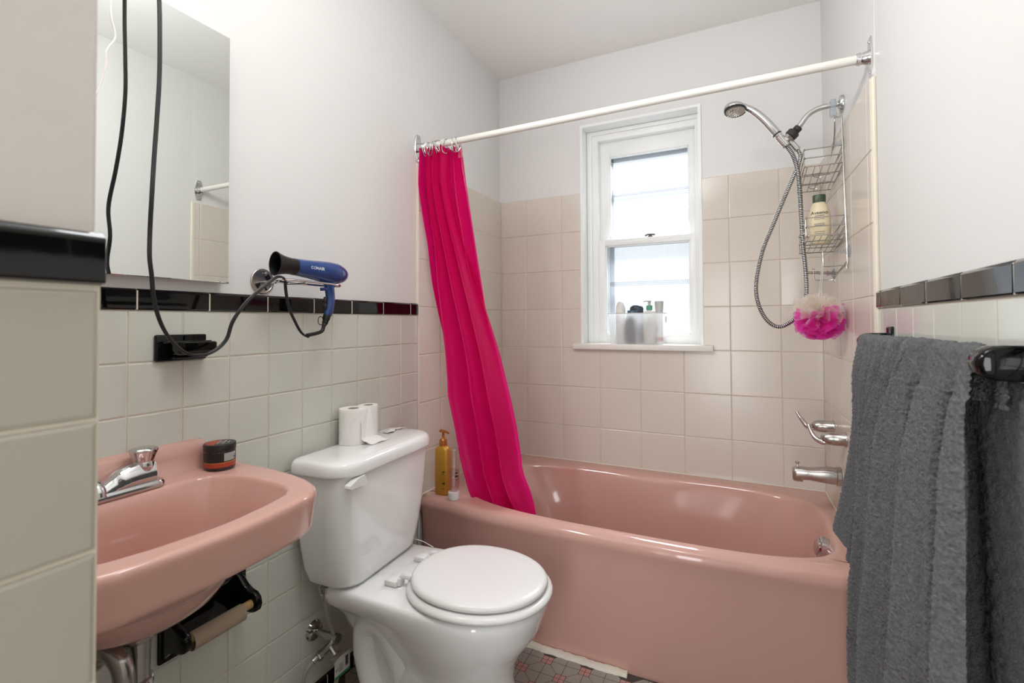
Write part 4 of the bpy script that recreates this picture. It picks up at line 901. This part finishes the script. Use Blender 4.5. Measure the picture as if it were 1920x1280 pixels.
def body_wash():
    bp = cad(.055, .4855, .060); c = (bp.x, bp.y, bp.z+.0012)
    T = thing('body_wash_bottle', 'cream coloured body wash bottle with dark green cap in the lower caddy basket', 'bottle', c)
    a = math.radians(-14); ex = Vector((math.cos(a), math.sin(a), 0)); ey = Vector((-math.sin(a), math.cos(a), 0)); C = Vector(c)
    def ov(rx, ry, z): return [C+ex*(rx*math.copysign(abs(math.cos(t))**.8, math.cos(t)))+ey*(ry*math.copysign(abs(math.sin(t))**.8, math.sin(t)))+Vector((0, 0, z)) for t in [2*PI*k/40 for k in range(40)]]
    b = MB(); b.loft([ov(.026, .017, 0), ov(.030, .020, .004), ov(.0325, .022, .025), ov(.0345, .0235, .055), ov(.034, .0232, .085), ov(.031, .0215, .110), ov(.0265, .019, .130), ov(.0205, .0165, .143), ov(.0185, .016, .147)]); body = obj('body', b, 'cream', T, ang=60)
    b = MB(); b.loft([ov(.0200, .0172, .147), ov(.0203, .0175, .149), ov(.0205, .0176, .171), ov(.0195, .0168, .174)]); obj('cap', b, 'darkgreen', T)
    # lettering on the face toward the room
    def wrap(mb, z0, x0=0.):
        out = []
        for px, py, pz in mb.v:
            u = px+x0; z = z0+py; rx = float(np.interp(z, [0, .025, .055, .085, .110, .130], [.026, .0325, .0345, .034, .031, .0265])); ry = float(np.interp(z, [0, .025, .055, .085, .110, .130], [.017, .022, .0235, .0232, .0215, .019]))
            k = min(.999, abs(u)/rx); yv = ry*(1-k**2.5)**(1/2.5)
            out.append(tuple(C+ex*u-ey*(yv+.0004+pz)+Vector((0, 0, z))))
        mb.v = out; return mb
    t = text_mb('Aveeno', .0165, .0002, .0002); obj('lettering', wrap(t, .108, .002), 'ink', body, ang=20)
    L = MB(); rn = random.Random(2)
    for z, n, h in ((.097, 2, .0018), (.090, 3, .0014), (.085, 3, .0014), (.068, 2, .0016), (.063, 2, .0016), (.040, 2, .0015), (.034, 2, .0015)):
        x0 = -.014+.002*rn.random(); x1 = .018
        k = 10
        q = [(x0+(x1-x0)*i/k, z+dz-.1+.0, 0) for dz in (0, h) for i in range(k+1)]; m = MB(); m.add(q, [(i, i+1, k+2+i, k+1+i) for i in range(k)]); wrap(m, .1); L.add(m.v, m.f)
        if z in (.085, .063, .034): obj('upper_print' if z > .08 else 'middle_print' if z > .05 else 'lower_print', L, 'ink', body); L = MB()
body_wash()
def loofah():
    c = Vector((1.4545, -.440, 1.186))
    T = thing('bath_puff', 'pink and white mesh bath puff hanging from the shower caddy', 'bath puff', c)
    rn = random.Random(11)
    def petal(b, d, R, w, mi=0, k0=.7, k1=1.25):
        d = d.normalized(); a = Vector((rn.uniform(-1, 1), rn.uniform(-1, 1), rn.uniform(-1, 1))); u = d.cross(a).normalized(); v = d.cross(u)
        n, m = 22, 5; G = []; ph = rn.uniform(0, 6); k = rn.choice((3, 4, 5)); sp = rn.uniform(k0, k1)
        for i in range(m):
            t = .25+.75*i/(m-1); row = []
            for j in range(n):
                s = -sp+2*sp*j/(n-1); q = (d*math.cos(s)+u*math.sin(s)); rr = R*(t**.8)*(1+.05*math.sin(3*s+ph)); row.append(c+q*rr+v*(w*t*math.sin(k*2*s+ph)*1.0+.006*math.sin(9*s+2*ph)*t))
            G.append(row)
        b.grid(G)
    def ball(col, zlo, zhi, n, nm, R):
        b = MB(); i = 0
        while i < n:
            d = Vector((rn.gauss(0, 1), rn.gauss(0, 1), rn.gauss(0, 1))); d.normalize()
            if not zlo < d.z < zhi: continue
            petal(b, d, R*rn.uniform(.72, 1.08), rn.uniform(.008, .018), 0, .45, .9); i += 1
        b.v = [(min(p[0], xr(p[1])-.006), p[1], p[2]) for p in b.v]
        obj(nm, b, col, T, ang=180)
    ball('net_white', .22, 1.4, 56, 'white_netting', .082); ball('net_pink', -1.4, .02, 78, 'pink_netting', .084)
    top = cad(-.064, .545, .067); p = [top+Vector((0, 0, -.001)), top+Vector((-.002, .002, -.03)), c+Vector((.004, 0, .06)), c]
    b = MB(); b.tube(cr(p, 5), .0018, 6); b.tube(cr([top+Vector((0, .004, -.001)), top+Vector((.0, .006, -.05)), c+Vector((.010, .004, .055)), c], 5), .0018, 6); obj('hanging_string', b, 'cordw', T)
loofah()

# ------------------------------------------------------------------ things on the window sill
def sill_things():
    z = WZ0+.0042
    B = thing('storage_bin', 'frosted clear plastic bin on the window sill', 'bin', (.745, .035, z))
    b = MB(); t = .0018
    def rr(x0, x1, y0, y1, r, zz): return [(x, y, zz) for x, y in rrect(x0, x1, y0, y1, r, 6)]
    x0, x1, y0, y1 = .618, .872, -.008, .082
    b.loft([rr(x0, x1, y0, y1, .012, z), rr(x0-.010, x1+.010, y0-.006, y1+.004, .014, z+.148), rr(x0-.014, x1+.014, y0-.008, y1+.004, .014, z+.151), rr(x0-.010+t, x1+.010-t, y0-.006+t, y1+.004-t, .013, z+.150), rr(x0+t, x1-t, y0+t, y1-t, .011, z+t)]); obj('bin_shell', b, 'bin', B, ang=50)
    rim = rr(x0-.012, x1+.012, y0-.007, y1+.004, .014, z+.150); obj('bin_rim', MB().tube(rim+[rim[0]], .0021, 6, caps=False), 'offwhite', B)
    for xh in (x0-.009, x1+.009):
        p = [(xh, .037+.014*math.cos(a), z+.118+.016*math.sin(a)) for a in [2*PI*k/20 for k in range(21)]]; obj('hand_grip', MB().tube(p, .0022, 6, caps=False), 'offwhite', B)
    zb = z+.0022
    def ovo(c, rx, ry, zz): return [(c[0]+rx*math.cos(t), c[1]+ry*math.sin(t), zb+zz) for t in [2*PI*k/28 for k in range(28)]]
    c = (.660, .040); T = thing('deodorant_stick', 'white rounded bottle, leftmost in the frosted bin on the sill', 'bottle', (c[0], c[1], zb))
    obj('body', MB().loft([ovo(c, .022, .015, 0), ovo(c, .024, .017, .004), ovo(c, .0245, .017, .15)]), 'offwhite', T); obj('cap', MB().loft([ovo(c, .0245, .017, .151), ovo(c, .0235, .0165, .175), ovo(c, .019, .014, .198), ovo(c, .011, .009, .209), ovo(c, .002, .002, .212)]), 'offwhite', T, ang=60)
    c = (.722, .026); T = thing('dark_bottle', 'dark bottle with blue cap inside the frosted bin, in front of the black one', 'bottle', (c[0], c[1], zb))
    obj('body', MB().loft([ovo(c, .030, .019, 0), ovo(c, .034, .022, .006), ovo(c, .035, .0225, .11), ovo(c, .030, .021, .142), ovo(c, .024, .018, .148)]), 'darkbottle', T, ang=60); obj('cap', MB().loft([ovo(c, .025, .018, .149), ovo(c, .025, .018, .160), ovo(c, .023, .016, .163)]), 'navy2', T)
    c = (.735, .064); T = thing('black_bottle', 'black bottle with wide domed cap at the back of the frosted bin', 'bottle', (c[0], c[1], zb))
    obj('body', MB().loft([ovo(c, .030, .014, 0), ovo(c, .033, .016, .005), ovo(c, .033, .016, .14)]), 'navy', T); obj('cap', MB().loft([ovo(c, .033, .0165, .141), ovo(c, .0345, .0168, .172), ovo(c, .030, .016, .182), ovo(c, .016, .011, .190), ovo(c, .004, .004, .192)]), 'navy', T, ang=60)
    c = (.803, .036); T = thing('lotion_bottle', 'white pump bottle with green collar in the frosted bin', 'bottle', (c[0], c[1], zb))
    obj('body', MB().loft([ovo(c, .027, .019, 0), ovo(c, .030, .021, .005), ovo(c, .030, .021, .145), ovo(c, .026, .019, .158), ovo(c, .015, .013, .163)]), 'offwhite', T, ang=60); obj('collar', MB().lathe([(.0150, .162), (.0150, .186)], (c[0], c[1], zb), n=20), 'mint', T)
    b = MB(); b.lathe([(.0072, .186), (.0068, .202), (.009, .205), (.009, .210)], (c[0], c[1], zb), n=16); b.tube([(c[0]+.006, c[1], zb+.208), (c[0]-.02, c[1], zb+.2085), (c[0]-.029, c[1]-.002, zb+.205)], .0032, 8); obj('pump', b, 'greybottle', T)
    c = (.849, .040); T = thing('cosmetic_tube', 'grey tube with flared cap, rightmost in the frosted bin', 'tube', (c[0], c[1], zb))
    obj('body', MB().loft([ovo(c, .0165, .0155, 0), ovo(c, .0172, .016, .15)]), 'offwhite', T); obj('cap', MB().loft([ovo(c, .0185, .017, .1505), ovo(c, .0215, .019, .203), ovo(c, .0205, .018, .206)]), 'greybottle', T); obj('band', MB().loft([ovo(c, .0172, .0162, .010), ovo(c, .0174, .0164, .032)], False, False), 'rust', T)
sill_things()

# ------------------------------------------------------------------ towel and bar
def towel_bar():
    T = thing('towel_bar', 'black ceramic towel bar on the right wall under the towel', 'towel bar', (XR, -1.25, 1.118))
    obj('bar', MB().tube([(1.506, -.915, 1.118), (1.506, -1.61, 1.118)], .0105, 16), 'black_ceramic', T)
    for y in (-1.605, -.915):
        b = MB(); prof = [(XR-.003, 1.1405), (1.512, 1.1400), (1.500, 1.1385), (1.491, 1.133), (1.4855, 1.125), (1.4842, 1.117), (1.4865, 1.107), (1.493, 1.100), (1.504, 1.0965), (XR-.003, 1.0955)]
        cx, cz = 1.525, 1.118; R = []
        for dy, s in ((-.0185, .86), (-.0165, .94), (-.0125, 1.), (.0125, 1.), (.0165, .94), (.0185, .86)): R.append([(max(1.4842, cx+(x-cx)*(s if x < XR-.01 else 1)), y+dy, cz+(z-cz)*s) for x, z in prof])
        b.loft(R); b.box(XR-.012, XR-.0005, y-.030, y+.030, 1.080, 1.156, .004); obj('post', b, 'black_ceramic', T, ang=50)
towel_bar()
def towel():
    T = thing('bath_towel', 'dark grey terry towel folded over the black bar on the right wall', 'towel', (1.48, -1.25, .8))
    rn = np.random.default_rng(4)
    def terry(G, name, amp=.0013, m='towel', band=False):
        P = np.array(G); du = np.gradient(P, axis=1); dv = np.gradient(P, axis=0); N = np.cross(du, dv); N /= np.linalg.norm(N, axis=2, keepdims=True)+1e-9
        if N[..., 0].mean() > 0: N = -N
        P = P+N*(rn.normal(0, 1, P.shape[:2])[..., None].clip(-2, 2)*amp)
        b = MB(); b.grid(P.tolist())
        if band:
            for i, f in enumerate(b.f):
                p = b.v[f[0]]; q = p[2]-.42*(p[1]+.9)*(1 if p[1] > -1.35 else 0)-(.189 if p[1] <= -1.35 else 0)
                if .385 < q < .425 or .437 < q < .444: b.m[i] = 1
        return obj(name, b, [m, 'towelband'], T, ang=180)
    BX, BZ = 1.506, 1.118
    # main layer: over the bar, down the room side.  s: 0 far .. 1 near ; t: 0 behind the bar .. 1 bottom
    ns, nt = 300, 480; zb = .16; G = []
    fold = lambda s, k: (.0115*np.sin(2*PI*(3.1*s+.12*np.sin(2.2*k))+.6)+.0055*np.sin(2*PI*(6.3*s)+1.7+1.2*k)+.0012*np.sin(2*PI*13*s+.5+k))
    seam = lambda z: float(np.interp(-z, [-1.14, -1.133, -1.04, -.935, -.80, -.668, -.505, -.336, -.24, -.1], [-1.25, -1.235, -1.145, -1.075, -1.03, -1.005, -.945, -.925, -.935, -.945]))
    near = lambda z: float(np.interp(-z, [-1.14, -1.05, -.9, -.5, -.1], [-1.582, -1.588, -1.604, -1.608, -1.600]))
    S = np.linspace(0, 1, ns)
    arc = .026; la = .06; L = la+PI*arc*.62+(BZ-zb)
    for i in range(nt):
        t = i/(nt-1)*L
        if t < la: x0, z = BX+.016, BZ-la+t; wgt = .2
        elif t < la+PI*.017:
            a = (t-la)/.017; x0 = BX+.017*math.cos(a); z = BZ+.017*math.sin(a)+.003; wgt = .3
        else:
            dz = t-la-PI*.017; z = BZ-dz; x0 = BX-.017-.010*(1-math.exp(-dz/.05))-.012*min(1, dz/.6); wgt = min(1, .3+dz/.22)
        z = max(z, zb); k = (BZ-z)
        ya, yb = seam(min(1.14, z)), near(min(1.14, z))
        row = []
        f = fold(S, k)*wgt*(1.5 if k > .05 else .8)*(1+.6*k)
        for j in range(ns):
            s = S[j]; edge = .012*math.exp(-s/.03)-.010*max(0, 1-(1-s)/.05)
            row.append((x0-f[j]+(.014*max(0, 1-s/.06))*wgt+(.016*max(0, 1-(1-s)/.05)**1.5)*wgt, ya+(yb-ya)*s+.003*math.sin(9*k+s*5), z+.002*math.sin(2*PI*5*s)*(1-wgt)))
        G.append(row)
    terry(G, 'front_layer', band=True)
    # far half: pleats that gather toward the seam, shorter, with a corner swinging out into the room
    ns, nt = 170, 270; G = []; S = np.linspace(0, 1, ns)
    for i in range(nt):
        q = i/(nt-1); t = q*(.06+PI*.016+.62)
        if t < .06: x0, z = BX+.015, BZ-.06+t; w = .25
        elif t < .06+PI*.016:
            a = (t-.06)/.016; x0 = BX+.016*math.cos(a); z = BZ+.016*math.sin(a)+.003; w = .35
        else:
            dz = t-.06-PI*.016; z = BZ-dz; x0 = BX-.016-.004*(1-math.exp(-dz/.05)); w = min(1, .35+dz/.15)
        k = max(0, BZ-z); row = []
        for j in range(ns):
            s = S[j]; yl = float(np.interp(k, [0, .1, .3, .45, .60, .7], [-.915, -.905, -.885, -.870, -.860, -.865])); yr = float(np.interp(k, [0, .1, .25, .45, .62], [-1.33, -1.26, -1.16, -1.08, -1.03]))
            f = (.0125*math.sin(2*PI*(4.6*s)+.4)+.003*math.sin(2*PI*9*s+1))*w*math.exp(-k*1.2)*1.25
            out = .050*max(0, 1-s/.55)**1.2*max(0, min(1, (k-.22)/.40))**1.5
            zz = z if k <= 0 else BZ-k*float(np.interp(s, [0, .12, .55, 1], [.80, .86, 1.02, 1.04]))
            row.append((x0-f-out+.003*s, yl+(yr-yl)*s, zz))
        G.append(row)
    terry(G, 'folded_far_half', .0012)
    # part hanging behind the bar, against the tile
    ns, nt = 110, 150; G = []
    for i in range(nt):
        z = 1.10-(1.10-.42)*i/(nt-1); G.append([(1.533+.006*math.sin(2*PI*4*j/(ns-1)+z*3)*min(1, (1.12-z)*6), -.935+((-1.555 if z > 1.092 else -1.645)+.935)*j/(ns-1), z) for j in range(ns)])
    terry(G, 'back_layer', .0014)
towel()
def bath_mat():
    b = MB(); rn = np.random.default_rng(3); o = rrect(.885, 1.42, -1.45, -.805, .03, 6)
    b.loft([[(x, y, .0015) for x, y in o], [(x, y, .010) for x, y in o], [(1.15+(x-1.15)*.97, -1.13+(y+1.13)*.97, .015) for x, y in o]]); tag(obj('bath_mat', b, 'mat_grey'), 'grey bath mat on the floor in front of the tub', 'bath mat')
bath_mat()

# ------------------------------------------------------------------ light
def light(name, kind, loc, power, col=(1, 1, 1), size=.3, size_y=None, target=None, spread=None):
    l = bpy.data.lights.new(name, kind); l.energy = power; l.color = col
    if kind == 'AREA':
        l.size = size
        if size_y: l.shape = 'RECTANGLE'; l.size_y = size_y
        if spread: l.spread = spread
    else: l.shadow_soft_size = size
    o = bpy.data.objects.new(name, l); COL.objects.link(o); o.location = loc
    if target: o.rotation_euler = (Vector(target)-Vector(loc)).to_track_quat('-Z', 'Y').to_euler()
    return o
light('sky_daylight', 'AREA', (.78, 1.05, 2.85), 115, (.955, .98, 1.), 1.3, .7, target=(.78, .0, 1.45))
light('room_fill_light', 'POINT', (.84, -1.70, 2.24), 10.5, (.955, .98, 1.), .14)  # added point light without a fixture, evens out walls and ceiling
light('vanity_lamp', 'AREA', (.10, -1.80, 2.13), 7.5, (1., .99, .98), .5, .12, target=(1.3, -1.76, 1.80))
light('hall_fill_light', 'AREA', (1.02, YF-.5, .95), 14, (.96, .98, 1.), .45, 1.5, target=(.9, -1, .6))  # added fill from behind the camera, lifts the lower surfaces
W = bpy.data.worlds.new('sky'); SC.world = W; W.use_nodes = True
W.node_tree.nodes['Background'].inputs[0].default_value = (.93, .97, 1, 1); W.node_tree.nodes['Background'].inputs[1].default_value = .76

# ------------------------------------------------------------------ camera
cam = bpy.data.cameras.new('camera'); cam.sensor_width = 36; cam.sensor_fit = 'HORIZONTAL'; cam.lens = 36*907.69/1920; cam.shift_x = 0; cam.shift_y = -(640-585.28)/1920
cam.clip_start = .02; cam.clip_end = 50
a, t, ro = .44943, .02067, -.00526
Rv = Vector((math.cos(a), math.sin(a), 0)); Fv = Vector((-math.sin(a)*math.cos(t), math.cos(a)*math.cos(t), math.sin(t))); Uv = Rv.cross(Fv)
R2 = Rv*math.cos(ro)+Uv*math.sin(ro); U2 = -Rv*math.sin(ro)+Uv*math.cos(ro)
co = bpy.data.objects.new('camera', cam); COL.objects.link(co); co.matrix_world = basis((1.22921, -2.40566, 1.17128), R2, U2, -Fv)
cam.dof.use_dof = True; cam.dof.focus_distance = 1.75; cam.dof.aperture_fstop = 5.6
SC.camera = co
SC.view_settings.view_transform = 'Standard'; SC.view_settings.look = 'None'; SC.view_settings.gamma = 1; SC.view_settings.use_curve_mapping = False
SC.view_settings.exposure = 0.44
SC.cycles.use_denoising = True
SC.cycles.max_bounces = 10; SC.cycles.transparent_max_bounces = 24
